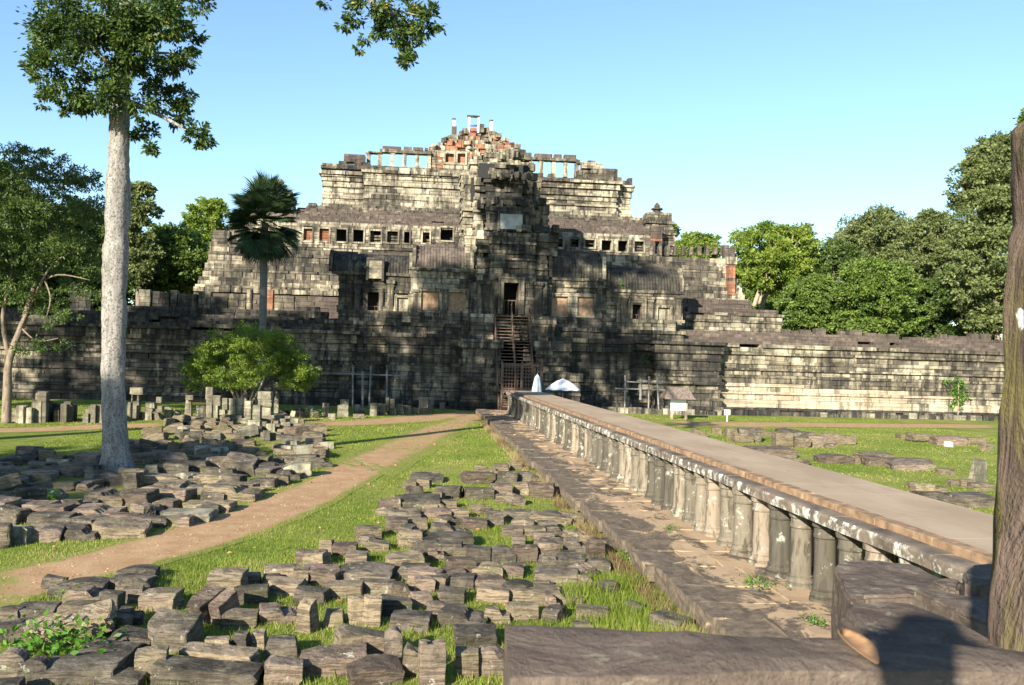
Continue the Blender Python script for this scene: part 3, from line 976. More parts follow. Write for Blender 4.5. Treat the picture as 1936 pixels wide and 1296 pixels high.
# ruined crown courses, left and right of the arcade
for (a, t, b, d, m, rg) in [(606, 318, 1000, 327, 'stone', 0.05), (640, 306, 700, 319, 'stone', 0.1), (650, 292, 690, 307, 'roof_stone', 0.25), (662, 296, 672, 306, 'stone', 0), 
                     (1000, 332, 1196, 349, 'stone', 0.1), (1092, 318, 1168, 334, 'stone', 0.2), (1100, 308, 1140, 319, 'stone_pale', 0.25), (1112, 304, 1128, 310, 'stone', 0.2)]:
    x0, x1, z0, z1 = rect(a, t, b, d, YT + 1.4)
    A.wall(x0, x1, z0, z1, YT + 1.4, ch=0.38, bw=(0.5, 1.0), depth=1.2, mat=m, ragged=rg, jit=0.08)
A.finish(tt, 'terrace_block', 300, 'terrace_masonry')
c = MB(); c.ext(X(614, YT, 360) + 0.4, X(1188, YT, 360) - 0.4, YT + 1.9, 140, 5, onY(900, 332, YT).z - 0.3)
child('terrace_core', c.mesh('terrace_core'), M['stone_dark'], tt)

# --- top arcade
tg = part('top_gallery')
YA = 111.0
def pillar(px, t, b, w=7):
    x0, x1, z0, z1 = rect(px - w / 2, t, px + w / 2, b, YA)
    mb = MB(); d = x1 - x0
    mb.ext(x0, x1, YA - d / 2, YA + d / 2, z0 - 0.4, z1)
    mb.ext(x0 - 0.07, x1 + 0.07, YA - d / 2 - 0.07, YA + d / 2 + 0.07, z1 - 0.28, z1 + 0.02)
    mb.ext(x0 - 0.16, x1 + 0.16, YA - d / 2 - 0.09, YA + d / 2 + 0.09, z1 - 0.12, z1 + 0.06)
    mb.ext(x0 - 0.05, x1 + 0.05, YA - d / 2 - 0.05, YA + d / 2 + 0.05, z0 - 0.4, z0 + 0.15)
    child('pillar', mb.mesh('pillar'), M['stone_pale'], tg)
for px in (697, 718, 742, 765, 789, 811):
    pillar(px, 289 + (px - 750) * 0.02, 316)
for px in (1001, 1023, 1046, 1069, 1090):
    pillar(px, 303 + (px - 1046) * 0.02, 330)
for px in (684, 1112):
    pillar(px, 296 if px < 900 else 309, 318 if px < 900 else 330, 6)
B = Masonry(41)
for (a, t, b, d) in [(718, 284, 816, 290), (697, 287, 722, 289.5), (996, 299, 1093, 304), (980, 297, 1002, 300), (1090, 307, 1112, 310)]:
    x0, x1, z0, z1 = rect(a, t, b, d, YA - 0.5)
    B.wall(x0, x1, z0, z1, YA - 0.5, ch=0.5, bw=(1.3, 1.6), depth=1.0, mat='stone')
for (a, t, b, d) in [(723, 277, 758, 285), (763, 278, 778, 285), (781, 279, 800, 285), (803, 280, 809, 285), (1011, 291, 1044, 299), (1048, 292, 1062, 300), (1067, 293, 1089, 301)]:
    x0, x1, z0, z1 = rect(a, t, b, d, YA - 0.3)
    B.put(((x0 + x1) / 2, YA + 0.1, (z0 + z1) / 2), (x1 - x0, 0.9, z1 - z0), 0, 'roof_stone')
# walled brick bay with two windows
hol = [rect(842, 291, 858, 308, YA), rect(865, 291, 880, 309, YA)]
x0, x1, z0, z1 = rect(813, 286, 892, 318, YA)
B.wall(x0, x1, z0 - 0.4, z1, YA, ch=0.34, bw=(0.4, 0.9), depth=0.8, mat=lambda x, z, r: 'brick' if r.random() < 0.42 else 'stone_pale', holes=hol)
B.finish(tg, 'arcade_block', 300, 'arcade_masonry')
for (x0, x1, z0, z1) in hol:
    fr = MB(); t = 0.22
    fr.ext(x0 - t, x0, YA - 0.13, YA + 0.4, z0 - t, z1 + t); fr.ext(x1, x1 + t, YA - 0.13, YA + 0.4, z0 - t, z1 + t)
    fr.ext(x0, x1, YA - 0.12, YA + 0.4, z1, z1 + t); fr.ext(x0, x1, YA - 0.12, YA + 0.4, z0 - t, z0)
    child('window_frame', fr.mesh('window_frame'), M['stone_pale'], tg)
    mb = MB(); mb.ext(x0, x1, YA + 0.5, YA + 0.7, z0, z1)
    child('window_infill', mb.mesh('window_infill'), M['brick'], tg)

# --- summit
sm = part('summit_tower')
A = Masonry(51)
YS = 124.0
rows = [(815, 985, 286, 300), (822, 978, 279, 287), (832, 966, 272, 280), (842, 955, 265, 273), (852, 942, 258, 266), (872, 938, 252, 259), (876, 917, 247, 253)]
def smat(x, z, r):
    v = r.random()
    return 'brick' if v < 0.42 else ('stone_pale' if v < 0.78 else 'stone')
for i, (a, b, t, d) in enumerate(rows):
    x0, x1, z0, z1 = rect(a, t, b, d + 1.5, YS + i * 0.8)
    A.wall(x0, x1, z0, z1, YS + i * 0.8, ch=0.5, bw=(0.45, 1.3), depth=3.0, mat=smat, jit=0.30, missing=0.01, ragged=0.0)
for k in range(60):
    i = A.r.randrange(len(rows)); a, b, t, d = rows[i]
    e = A.r.choice([a, b, A.r.uniform(a, b)]) + A.r.uniform(-4, 4)
    p = onY(e, t + A.r.uniform(0, 5), YS + i * 0.8)
    s = A.r.uniform(0.4, 0.9)
    A.put((p.x, YS + i * 0.8 - A.r.uniform(-0.3, 0.5), p.z), (s, s, s * A.r.uniform(0.5, 0.9)), A.r.uniform(0, 3), A.r.choice(['stone_pale', 'stone', 'brick', 'block_pale']), A.r.uniform(-0.3, 0.3))
A.finish(sm, 'summit_block', 300, 'summit_masonry')
c = MB()
for i, (a, b, t, d) in enumerate(rows):
    x0, x1, z0, z1 = rect(a + 5, t + 1.5, b - 5, d + 6, YS + i * 0.8)
    c.ext(x0, x1, YS + i * 0.8 + 0.8, YS + 12 - i * 0.5, z0 - (8 if i == 0 else 0), z1)
child('summit_core', c.mesh('summit_core'), M['stone_dark'], sm)
def sbox(name, a, t, b, d, mat, dep=0.7, dy=0.0):
    x0, x1, z0, z1 = rect(a, t, b, d, YS + 4 + dy)
    mb = MB(); mb.box(((x0 + x1) / 2, YS + 4 + dy, (z0 + z1) / 2), (x1 - x0, dep, z1 - z0), 0, 0.02)
    child(name, mb.mesh(name), M[mat], sm)
sbox('pillar', 854, 240, 863, 263, 'stone', 0.7); sbox('pillar', 856, 227, 860.5, 240, 'concrete', 0.35); sbox('pillar_cap', 855, 224.5, 861.5, 227, 'stone', 0.5)
sbox('pillar', 926, 230, 931.5, 253, 'concrete', 0.4); sbox('pillar_cap', 925, 227.5, 932, 230, 'stone', 0.5); sbox('pillar_base', 923, 249, 935, 262, 'stone_pale', 0.9)
sbox('pillar', 885, 222, 888.5, 252, 'concrete', 0.3); sbox('pillar', 902.5, 222, 906, 252, 'concrete', 0.3)
sbox('lintel', 883.5, 219.2, 907, 222.2, 'stone', 0.5); sbox('lintel', 888.5, 236.5, 902.5, 239, 'stone_pale', 0.3)
sbox('pillar', 906, 236, 915, 252, 'stone', 0.8); sbox('pillar', 874, 244, 884, 254, 'stone_pale', 0.8)
# --- entrance pavilion (gopura)
ep = part('entrance_pavilion')
YP = 82.2
A = Masonry(61)
def pvm(x, z, r):
    return pick(x, z, r, [(0.40, 'stone_dark'), (0.8, 'stone'), (9, 'stone_pale')])
def pvp(x, z, r):
    return pick(x, z, r, [(0.72, 'stone_pale'), (9, 'stone')])
# plinth
x0, x1, z0, z1 = rect(617, 598, 1290, 640, YP - 0.9)
A.wall(x0, x1, TZ - 0.3, TZ + 1.0, YP - 1.3, ch=0.36, depth=1.6, mat=pvm, prof=small_mould)
x0, x1, _, _ = rect(640, 598, 1275, 640, YP - 0.5)
A.wall(x0, x1, TZ + 1.0, TZ + 2.0, YP - 0.6, ch=0.34, depth=1.6, mat=pvm, prof=small_mould)
ZF = TZ + 2.0
def opening(a, t, b, d, Y): return rect(a, t, b, d, Y)
# wings: (px0, px1, y_eave, Y, material)
holesL1 = [opening(695, 553, 716, 600, YP), opening(750, 563, 771, 590, YP)]
holesL2 = [opening(796, 551, 829, 588, YP - 0.4), opening(848, 553, 880, 590, YP - 0.4)]
holesR2 = [opening(1042, 561, 1073, 598, YP - 0.4), opening(1091, 562, 1122, 598, YP - 0.4)]
holesR1 = [opening(1144, 577, 1166, 602, YP), opening(1195, 573, 1213, 612, YP), opening(1243, 582, 1266, 610, YP)]
hD = opening(952, 535, 980, 594, YP - 2.2)
def wing(a, b, te, Y, mat, holes):
    x0, x1, _, z1 = rect(a, te, b, 600, Y)
    A.wall(x0, x1, ZF - 0.2, z1, Y, ch=0.36, bw=(0.5, 1.1), depth=0.8, mat=mat, holes=holes, prof=lambda u, k, n: 0.28 * max(0, abs(u - 0.5) * 2 - 0.55) * 2 if n > 4 else 0, jit=0.03)
wing(640, 776, 516, YP, pvm, holesL1)
wing(776, 905, 508, YP - 0.4, pvp, holesL2)
wing(1030, 1146, 530, YP - 0.4, pvm, holesR2)
wing(1146, 1290, 551, YP, pvm, holesR1)
# centre porch
x0, x1, _, z1 = rect(903, 531, 1034, 600, YP - 2.2)
A.wall(x0, x1, ZF - 0.2, z1, YP - 2.2, ch=0.36, bw=(0.4, 0.9), depth=2.0, mat=pvm, holes=[hD], jit=0.04)
A.wall(x0 - 0.6, x1 + 0.6, ZF - 0.2, z1 - 0.2, YP - 1.2, ch=0.36, bw=(0.4, 0.9), depth=1.4, mat=pvm, holes=[hD], jit=0.04)
# steps beside the stair
x0, x1, _, _ = rect(900, 600, 1040, 625, YP - 2.5)
A.wall(x0 - 0.4, x1 + 0.4, 6.0, ZF - 0.1, YP - 2.6, ch=0.34, depth=1.6, mat=pvm, prof=small_mould, holes=[(6.45, 9.65, 0, 20)])
# tower: redented stack, three planes per storey
def tower_level(a, b, t, d, Y, rw, mats, ch=0.36, ragged=0.1):
    """wide plane behind, then two narrower planes stepping forward"""
    w = b - a
    for i, (f0, f1) in enumerate(rw):
        yy = Y - i * 0.75
        x0, x1, z0, z1 = rect(a + w * f0, t + i * 3, b - w * f1, d, yy)
        A.wall(x0, x1, z0, z1, yy, ch=ch, bw=(0.4, 0.95), depth=2.2, mat=mats, prof=small_mould, jit=0.09, ragged=ragged, missing=0.01)
RW = [(0, 0), (0.13, 0.10), (0.28, 0.24)]
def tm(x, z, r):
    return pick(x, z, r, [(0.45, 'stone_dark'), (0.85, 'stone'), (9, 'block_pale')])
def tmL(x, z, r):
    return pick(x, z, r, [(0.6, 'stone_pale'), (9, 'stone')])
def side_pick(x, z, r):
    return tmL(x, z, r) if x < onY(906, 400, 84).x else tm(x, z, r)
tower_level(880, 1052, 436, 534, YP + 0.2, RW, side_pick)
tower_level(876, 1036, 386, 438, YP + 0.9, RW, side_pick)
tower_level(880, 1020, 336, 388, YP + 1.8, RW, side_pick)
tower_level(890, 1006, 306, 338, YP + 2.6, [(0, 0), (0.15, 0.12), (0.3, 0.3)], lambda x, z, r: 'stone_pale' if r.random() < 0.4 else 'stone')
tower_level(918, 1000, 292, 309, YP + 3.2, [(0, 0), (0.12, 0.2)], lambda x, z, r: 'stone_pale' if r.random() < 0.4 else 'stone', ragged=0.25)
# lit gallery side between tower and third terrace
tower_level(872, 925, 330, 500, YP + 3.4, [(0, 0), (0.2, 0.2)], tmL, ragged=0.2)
# loose carved knobs on the shoulders
for k in range(70):
    a = A.r.choice([(905, 1050, 438), (905, 1030, 388), (912, 1012, 338), (925, 1000, 300), (900, 1035, 532)])
    p = onY(A.r.uniform(a[0], a[1]), a[2] - A.r.uniform(0, 8), YP - 0.6)
    s = A.r.uniform(0.3, 0.65)
    A.put((p.x, YP - 0.6 + A.r.uniform(-0.5, 0.6), p.z), (s, s, s * 1.2), A.r.uniform(0, 3), A.r.choice(['stone_dark', 'stone', 'block_pale']))
for (px, py, s) in [(961, 292, 0.9), (973, 296, 0.8), (982, 293, 0.9), (990, 297, 0.6), (945, 300, 0.8), (996, 328, 0.8), (1003, 318, 0.7)]:
    p = onY(px, py, YP + 2.6); A.put(tuple(p), (s, s, s), 0.4, 'stone')
A.finish(ep, 'pavilion_block', 300, 'pavilion_masonry')

def framed(a, t, b, d, Y, kind, thick=0.2, mat='stone_pale'):
    x0, x1, z0, z1 = rect(a, t, b, d, Y)
    fr = MB()
    for i, (t_, dy) in enumerate(((thick, 0.16), (thick * 0.5, 0.24))):
        off = 0 if i == 0 else thick
        fr.ext(x0 - off - t_, x0 - off, Y - dy, Y + 0.5, z0 - (0 if kind == 'door' else off + t_), z1 + off + t_)
        fr.ext(x1 + off, x1 + off + t_, Y - dy, Y + 0.5, z0 - (0 if kind == 'door' else off + t_), z1 + off + t_)
        fr.ext(x0 - off, x1 + off, Y - dy + 0.01, Y + 0.5, z1 + off, z1 + off + t_)
        if kind != 'door':
            fr.ext(x0 - off, x1 + off, Y - dy + 0.01, Y + 0.5, z0 - off - t_, z0 - off)
    child('door_frame' if kind == 'door' else 'window_frame', fr.mesh('frame'), M[mat], ep)
    if kind == 'wood':
        n = 5
        for i in range(n):
            w = (x1 - x0) / n
            mb = MB(); mb.ext(x0 + i * w + 0.005, x0 + (i + 1) * w - 0.005, Y + 0.16 + 0.012 * (i % 2), Y + 0.22, z0, z1)
            child('window_plank', mb.mesh('window_plank'), M['infill'], ep)
    elif kind == 'stone':
        mb = MB(); mb.ext(x0, x1, Y + 0.18, Y + 0.3, z0, z1)
        child('window_panel', mb.mesh('window_panel'), M['stone_pale'], ep)
    elif kind == 'door':
        mb = MB()
        for i in range(4):
            xx = x0 + (i + 0.5) * (x1 - x0) / 4
            mb.tube([(xx, Y + 0.6, z0), (xx, Y + 0.6, z0 + (z1 - z0) * 0.45)], [0.03, 0.03], 6)
        mb.ext(x0, x1, Y + 0.57, Y + 0.63, z0 + (z1 - z0) * 0.43, z0 + (z1 - z0) * 0.46)
        child('door_gate', mb.mesh('door_gate'), M['wood_dark'], ep)
for a in [(796, 551, 829, 588), (848, 553, 880, 590), (1042, 561, 1073, 598), (1091, 562, 1122, 598)]:
    framed(*a, YP - 0.4, 'wood')
for a in [(750, 563, 771, 590), (1144, 577, 1166, 602), (1243, 582, 1266, 610)]:
    framed(*a, YP, 'stone', 0.14)
framed(695, 553, 716, 600, YP, 'door', 0.26, 'stone')
framed(1195, 573, 1213, 612, YP, 'door', 0.26, 'stone')
framed(952, 535, 980, 594, YP - 2.2, 'door', 0.34, 'stone')
# grey panel high on the tower, pale panel above left door
for (a, t, b, d, m, Y) in [(945, 405, 988, 434, 'panel_grey', YP - 1.0), (697, 492, 722, 527, 'stone_pale', YP - 0.45)]:
    x0, x1, z0, z1 = rect(a, t, b, d, Y)
    mb = MB(); mb.ext(x0, x1, Y - 0.1, Y + 0.3, z0, z1)
    child('wall_panel', mb.mesh('wall_panel'), M[m], ep)
    fr = MB(); fr.ext(x0 - 0.2, x0 - 0.002, Y - 0.2, Y + 0.3, z0 - 0.2, z1 + 0.2); fr.ext(x1 + 0.002, x1 + 0.2, Y - 0.2, Y + 0.3, z0 - 0.2, z1 + 0.2); fr.ext(x0, x1, Y - 0.21, Y + 0.3, z1 + 0.002, z1 + 0.22)
    child('panel_frame', fr.mesh('panel_frame'), M['stone_dark'], ep)
# pilasters beside doors and at the wing ends
def pilaster(px, t, b, w, Y, mat='stone'):
    x0, x1, z0, z1 = rect(px - w / 2, t, px + w / 2, b, Y)
    mb = MB()
    mb.ext(x0, x1, Y - 0.22, Y + 0.3, z0, z1)
    for (za, zb, e) in [(0.0, 0.12, 0.09), (0.12, 0.18, 0.04), (0.82, 0.87, 0.05), (0.90, 1.0, 0.13)]:
        mb.ext(x0 - e, x1 + e, Y - 0.22 - e, Y + 0.28, z0 + (z1 - z0) * za + 0.003, z0 + (z1 - z0) * zb)
    child('pilaster', mb.mesh('pilaster'), M[mat], ep)
for px, t, b, w, Y, mt in [(676, 530, 602, 11, YP, 'stone'), (738, 530, 602, 11, YP, 'stone'), (785, 548, 597, 9, YP - 0.4, 'stone'), (838, 548, 597, 9, YP - 0.4, 'stone'), (893, 520, 598, 9, YP - 0.4, 'stone_dark'),
                      (917, 532, 600, 12, YP - 2.2, 'stone_dark'), (1017, 534, 600, 12, YP - 2.2, 'stone_dark'), (1081, 548, 600, 9, YP - 0.4, 'stone'), (1132, 540, 602, 9, YP - 0.4, 'stone'),
                      (1179, 560, 612, 10, YP, 'stone'), (1229, 562, 612, 10, YP, 'stone'), (1281, 560, 615, 10, YP, 'stone')]:
    pilaster(px, t, b, w, Y, mt)
# ribbed stone roofs
def ribbed_roof(a, b, te, tr, Y, dep, mat):
    x0, x1, z0, z1 = rect(a, tr, b, te, Y)
    n = max(6, int((x1 - x0) / 0.27))
    prof = [(0.0, 0.0), (0.02, 0.22), (0.10, 0.48), (0.26, 0.72), (0.5, 0.90), (0.8, 1.0)]
    zs = z1 + dep * 0.35 - z0
    vs, fs = [], []
    sub = 4
    cols_ = n * sub + 1
    for (u, v) in prof:
        for i in range(cols_):
            ph = (i % sub) / sub
            bump_ = 0.075 * math.sin(math.pi * ph) if i % sub else 0.0
            jx = 0.01 * noise.noise(Vector((i * 1.7, u * 5, a)))
            vs.append((x0 + (x1 - x0) * i / (cols_ - 1), Y + u * dep - bump_ * (1 - u) + jx, z0 + v * (z1 - z0) + bump_ * u))
    for j in range(len(prof) - 1):
        for i in range(cols_ - 1):
            fs.append((j * cols_ + i, j * cols_ + i + 1, (j + 1) * cols_ + i + 1, (j + 1) * cols_ + i))
    me = bpy.data.meshes.new('roof'); me.from_pydata(vs, [], fs); me.update()
    child('roof', me, M[mat], ep)
    r = random.Random(int(a))
    # eave stones with little antefixes
    xx = x0
    while xx < x1:
        w = r.uniform(0.5, 0.9)
        mb = MB(); mb.box((xx + w / 2, Y + 0.02, z0 - 0.10), (w - 0.02, 0.5, 0.26), 0, 0.015, r)
        child('eave_stone', mb.mesh('eave_stone'), M['stone'], ep)
        xx += w
    # gable end slabs
    for xe, s in ((x0, -1), (x1, 1)):
        mb = MB()
        for j in range(len(prof) - 1):
            (u0, v0), (u1, v1) = prof[j], prof[j + 1]
            mb.box((xe + s * 0.14, Y + (u0 + u1) / 2 * dep - 0.05, z0 + (v0 + v1) / 2 * (z1 - z0) + 0.08), (0.30, (u1 - u0) * dep + 0.25, (v1 - v0) * (z1 - z0) + 0.16), 0, 0.03, r)
        child('gable_stone', mb.mesh('gable_stone'), M['stone' if s < 0 else 'stone_pale'], ep)
    xx = x0
    while xx < x1 - 0.2:
        w = r.uniform(0.4, 0.8)
        if r.random() < 0.8:
            mb = MB(); mb.box((xx + w / 2, Y + dep * 0.75, z1 + 0.02), (w - 0.02, 0.4, 0.22), 0, 0.02, r)
            child('ridge_stone', mb.mesh('ridge_stone'), M['roof_stone'], ep)
        xx += w
ribbed_roof(628, 774, 516, 476, YP - 0.1, 2.6, 'stone_dark')
ribbed_roof(786, 890, 509, 461, YP - 0.5, 2.8, 'roof_stone')
ribbed_roof(1044, 1140, 527, 471, YP - 0.5, 2.8, 'stone_dark')
ribbed_roof(1152, 1286, 550, 502, YP - 0.1, 2.6, 'stone_dark')
c = MB()
for (a, b, te, Y) in [(645, 772, 516, YP), (780, 905, 508, YP - 0.4), (1030, 1142, 530, YP - 0.4), (1150, 1286, 551, YP)]:
    x0, x1, _, z1 = rect(a, te, b, 600, Y)
    c.ext(x0, x1, Y + 1.1, Y + 4.4, ZF - 2, z1 - 0.05)
x0, x1, _, z1 = rect(912, 531, 1025, 600, YP)
c.ext(x0, x1, YP + 0.9, YP + 4.2, ZF - 2, z1)
for (a, b, t, d) in [(890, 1040, 440, 534), (885, 1026, 390, 440), (890, 1010, 340, 392), (905, 998, 312, 342)]:
    x0, x1, z0, z1 = rect(a, t, b, d + 2, YP + 1.6)
    c.ext(x0, x1, YP + 1.3, YP + 7, z0, z1)
c.ext(onY(882, 480, YP + 4).x, onY(916, 480, YP + 4).x, YP + 4.3, YP + 8, onY(880, 520, YP + 4).z, onY(880, 340, YP + 4).z)
child('pavilion_core', c.mesh('pavilion_core'), M['void'], ep)

# ------------------------------------------------------------------ timber stair
stair = thing('timber_stair', 'steep dark timber visitor stair with centre rail and slatted gate at the temple front', 'stair', (AX, 73, 0))
SX0, SX1 = 6.55, 9.6
SY0, SY1, SZ1 = 73.0, 80.2, 8.45
n = 30
for k in range(n):
    f = (k + 0.5) / n
    mb = MB(); mb.box(((SX0 + SX1) / 2, SY0 + (SY1 - SY0) * f, SZ1 * f), (SX1 - SX0 - 0.1, 0.27, 0.06), 0, 0.01, rng)
    child('tread', mb.mesh('tread'), M['wood_brown'], stair)
for xx in (SX0, (SX0 + SX1) / 2, SX1):
    mb = MB()
    d = Vector((0, SY1 - SY0, SZ1)); L = d.length
    mb.box((xx, (SY0 + SY1) / 2, SZ1 / 2 - 0.10), (0.09, L, 0.28), rx=math.atan2(SZ1, SY1 - SY0))
    child('stringer', mb.mesh('stringer'), M['wood_dark'], stair)
for xx, m in ((SX0, 'wood_dark'), ((SX0 + SX1) / 2, 'wood_brown'), (SX1, 'wood_dark')):
    mb = MB()
    mb.tube([(xx, SY0, 0.95), (xx, SY1, SZ1 + 0.95), (xx, SY1 + 0.8, SZ1 + 0.95)], [0.045] * 3, 6)
    mb.tube([(xx, SY0, 0.5), (xx, SY1, SZ1 + 0.5)], [0.03] * 2, 6)
    child('handrail', mb.mesh('handrail'), M[m], stair)
    for k in range(7):
        f = k / 6
        mb = MB(); mb.box((xx, SY0 + (SY1 - SY0) * f, SZ1 * f + 0.45), (0.08, 0.08, 1.05))
        child('rail_post', mb.mesh('rail_post'), M[m], stair)
mb = MB(); mb.ext(SX0 + 0.12, SX1 - 0.12, 82.0, 82.6, 0.3, 5.8)
child('backing_wall', mb.mesh('backing_wall'), M['void'], stair)
# gate landing
gx0, gx1, gz0, gz1 = rect(950, 690, 1023, 737, 71.6)
gate_y = 71.6
for (a, b) in ((gx0, (gx0 + gx1) / 2 - 0.04), ((gx0 + gx1) / 2 + 0.04, gx1)):
    fr = MB()
    fr.ext(a, b, gate_y - 0.04, gate_y + 0.04, gz1 - 0.10, gz1); fr.ext(a, b, gate_y - 0.04, gate_y + 0.04, gz0, gz0 + 0.10); fr.ext(a, b, gate_y - 0.035, gate_y + 0.035, (gz0 + gz1) / 2 - 0.04, (gz0 + gz1) / 2 + 0.04)
    g = child('gate', fr.mesh('gate'), M['wood_brown'], stair)
    nb = 7
    for i in range(nb):
        xx = a + 0.05 + (b - a - 0.1) * i / (nb - 1)
        mb = MB(); mb.ext(xx - 0.03, xx + 0.03, gate_y - 0.065, gate_y - 0.042, gz0 - 0.05, gz1 + 0.12)
        child('gate_bar', mb.mesh('gate_bar'), M['wood_brown'], g)
for xx in (gx0 - 0.06, (gx0 + gx1) / 2, gx1 + 0.06):
    mb = MB(); mb.ext(xx - 0.05, xx + 0.05, gate_y - 0.09, gate_y + 0.07, 0.0, gz1 + 0.25)
    child('gate_post', mb.mesh('gate_post'), M['wood_brown'], stair)
mb = MB(); mb.ext(gx0 - 0.1, gx1 + 0.1, gate_y - 0.1, SY0 + 0.6, gz0 - 0.22, gz0 - 0.06)
child('landing', mb.mesh('landing'), M['wood_brown'], stair)
for k in range(7):
    zz = gz0 - 0.25 - k * 0.27
    if zz < 0.1: break
    mb = MB(); mb.box((gx0 + 0.55, gate_y - 0.25 - 0.27 * k, zz), (1.25, 0.27, 0.06))
    child('tread', mb.mesh('tread'), M['wood_brown'], stair)
for xx in (gx0 - 0.08, gx0 + 1.18):
    mb = MB(); mb.box((xx, gate_y - 1.0, (gz0 - 0.2) / 2), (0.07, 2.6, 0.22), rx=-math.atan2(-(gz0 - 0.2), 2.0) * -1)
    child('stringer', mb.mesh('stringer'), M['wood_dark'], stair)
# stone block right of the landing
pb = thing('stone_plinth', 'flat topped projecting stone block beside the white open parasol', 'stone block', (10.9, 74, 0))
x0, x1, z0, z1 = rect(1026, 706, 1098, 738, 73.5)
B = Masonry(71); B.wall(x0, x1, 0.0, z1, 73.5, ch=0.5, bw=(0.7, 1.3), depth=3.0, mat='stone', prof=lambda u, k, n: 0.25 if k == n - 1 else 0.0); B.finish(pb, 'stone_block')
# ------------------------------------------------------------------ vegetation
def leaf_mesh(name, P, D, S, tint, aspect=0.42, fold=0.25, seed=0):
    """P (n,3) positions, D (n,3) leaf directions, S (n) lengths: folded diamond leaves, two quads-as-triangles each"""
    n = len(P)
    rs = np.random.RandomState(seed)
    D = D / (np.linalg.norm(D, axis=1, keepdims=True) + 1e-9)
    R = rs.normal(size=(n, 3))
    W = np.cross(D, R); W /= (np.linalg.norm(W, axis=1, keepdims=True) + 1e-9)
    N = np.cross(W, D)
    L = S[:, None]
    a = P
    b = P + D * L * 0.5 + W * L * aspect * 0.5 + N * L * fold * 0.3
    c = P + D * L
    d = P + D * L * 0.5 - W * L * aspect * 0.5 + N * L * fold * 0.3
    V = np.stack([a, b, c, d], axis=1).reshape(-1, 3)
    i = np.arange(n) * 4
    T = np.stack([i, i + 1, i + 2, i, i + 2, i + 3], axis=1).reshape(-1)
    me = bpy.data.meshes.new(name)
    me.vertices.add(4 * n); me.vertices.foreach_set('co', V.astype(np.float32).ravel())
    me.loops.add(6 * n); me.loops.foreach_set('vertex_index', T.astype(np.int32))
    me.polygons.add(2 * n); me.polygons.foreach_set('loop_start', np.arange(2 * n, dtype=np.int32) * 3)
    me.update(calc_edges=True)
    at = me.attributes.new('tint', 'FLOAT', 'POINT')
    at.data.foreach_set('value', np.repeat(tint, 4).astype(np.float32))
    return me

def clump_cloud(clumps, per_m3=None, seed=0, droop=0.25, sub=7, subr=0.34):
    """clumps: (x,y,z, rx,ry,rz, n). leaves gather in small sprays inside each clump so that gaps stay open"""
    rs = np.random.RandomState(seed)
    Ps, Ds, Ts = [], [], []
    for (x, y, z, rx, ry, rz, n) in clumps:
        n = int(n)
        k = max(3, int(sub))
        u = rs.normal(size=(k, 3)); u /= np.linalg.norm(u, axis=1, keepdims=True)
        cen = u * (rs.uniform(0.25, 1.0, size=(k, 1)) ** 0.5)
        idx = rs.randint(0, k, size=n)
        off = rs.normal(size=(n, 3)) * subr * 0.55
        off[:, 2] *= 0.75
        q = cen[idx] + off
        P = np.array([x, y, z]) + q * np.array([rx, ry, rz])
        D = off + cen[idx] * 0.35 + rs.normal(size=(n, 3)) * 0.28
        D[:, 2] -= droop * 0.6
        tk = rs.uniform(0.0, 0.6, size=k)
        Ts.append(np.clip(tk[idx] + rs.uniform(0, 0.4, size=n), 0, 1)); Ps.append(P); Ds.append(D)
    return np.concatenate(Ps), np.concatenate(Ds), np.concatenate(Ts)

def roughen(me, amp):
    for v in me.vertices:
        k = noise.noise(Vector((v.co.x * 2.2, v.co.y * 2.2, v.co.z * 0.8))) * 0.6 + noise.noise(Vector((v.co.x * 5, v.co.y * 5, v.co.z * 1.7))) * 0.4
        v.co += Vector((v.normal.x, v.normal.y, 0)) * (amp * k)
    me.update()
    return me

def tree(name, label, base, trunk, trunk_r, limbs, clumps, leaf, lmat, bmat, seed, group=None, cat='tree', droop=0.25, sub=7, subr=0.34, aspect=0.42, trunk_seg=12, rough=0.0):
    t = thing(name, label, cat, base, group)
    mb = MB(); mb.tube(trunk, trunk_r, trunk_seg, wob=0.05, rng=random.Random(seed))
    child('trunk', roughen(mb.mesh('trunk', smooth=True), rough) if rough else mb.mesh('trunk', smooth=True), M[bmat], t)
    for pts, rads in limbs:
        mb = MB(); mb.tube(pts, rads, 7, wob=0.06, rng=random.Random(seed + 1))
        child('branch', mb.mesh('branch', smooth=True), M[bmat], t)
    P, D, T = clump_cloud(clumps, seed=seed, droop=droop, sub=sub, subr=subr)
    rs = np.random.RandomState(seed + 5)
    S = leaf * rs.uniform(0.65, 1.25, size=len(P))
    child('crown', leaf_mesh('crown', P, D, S, T, aspect=aspect, seed=seed), M[lmat], t)
    return t

def px_clump(px, py, Y, rpx, n, fy=None, ry=1.0, rz=1.0):
    p = onY(px, py, Y)
    r = rpx * Y / F
    return (p.x, p.y, p.z, r, r * ry, r * rz, n)

def smooth_path(pts, n=5):
    pts = [Vector(p) for p in pts]
    out = []
    for i in range(len(pts) - 1):
        p0, p1, p2, p3 = pts[max(i - 1, 0)], pts[i], pts[i + 1], pts[min(i + 2, len(pts) - 1)]
        for k in range(n):
            u = k / n
            out.append(0.5 * ((2 * p1) + (p2 - p0) * u + (2 * p0 - 5 * p1 + 4 * p2 - p3) * u * u + (3 * p1 - p0 - 3 * p2 + p3) * u ** 3))
    out.append(pts[-1])
    return out

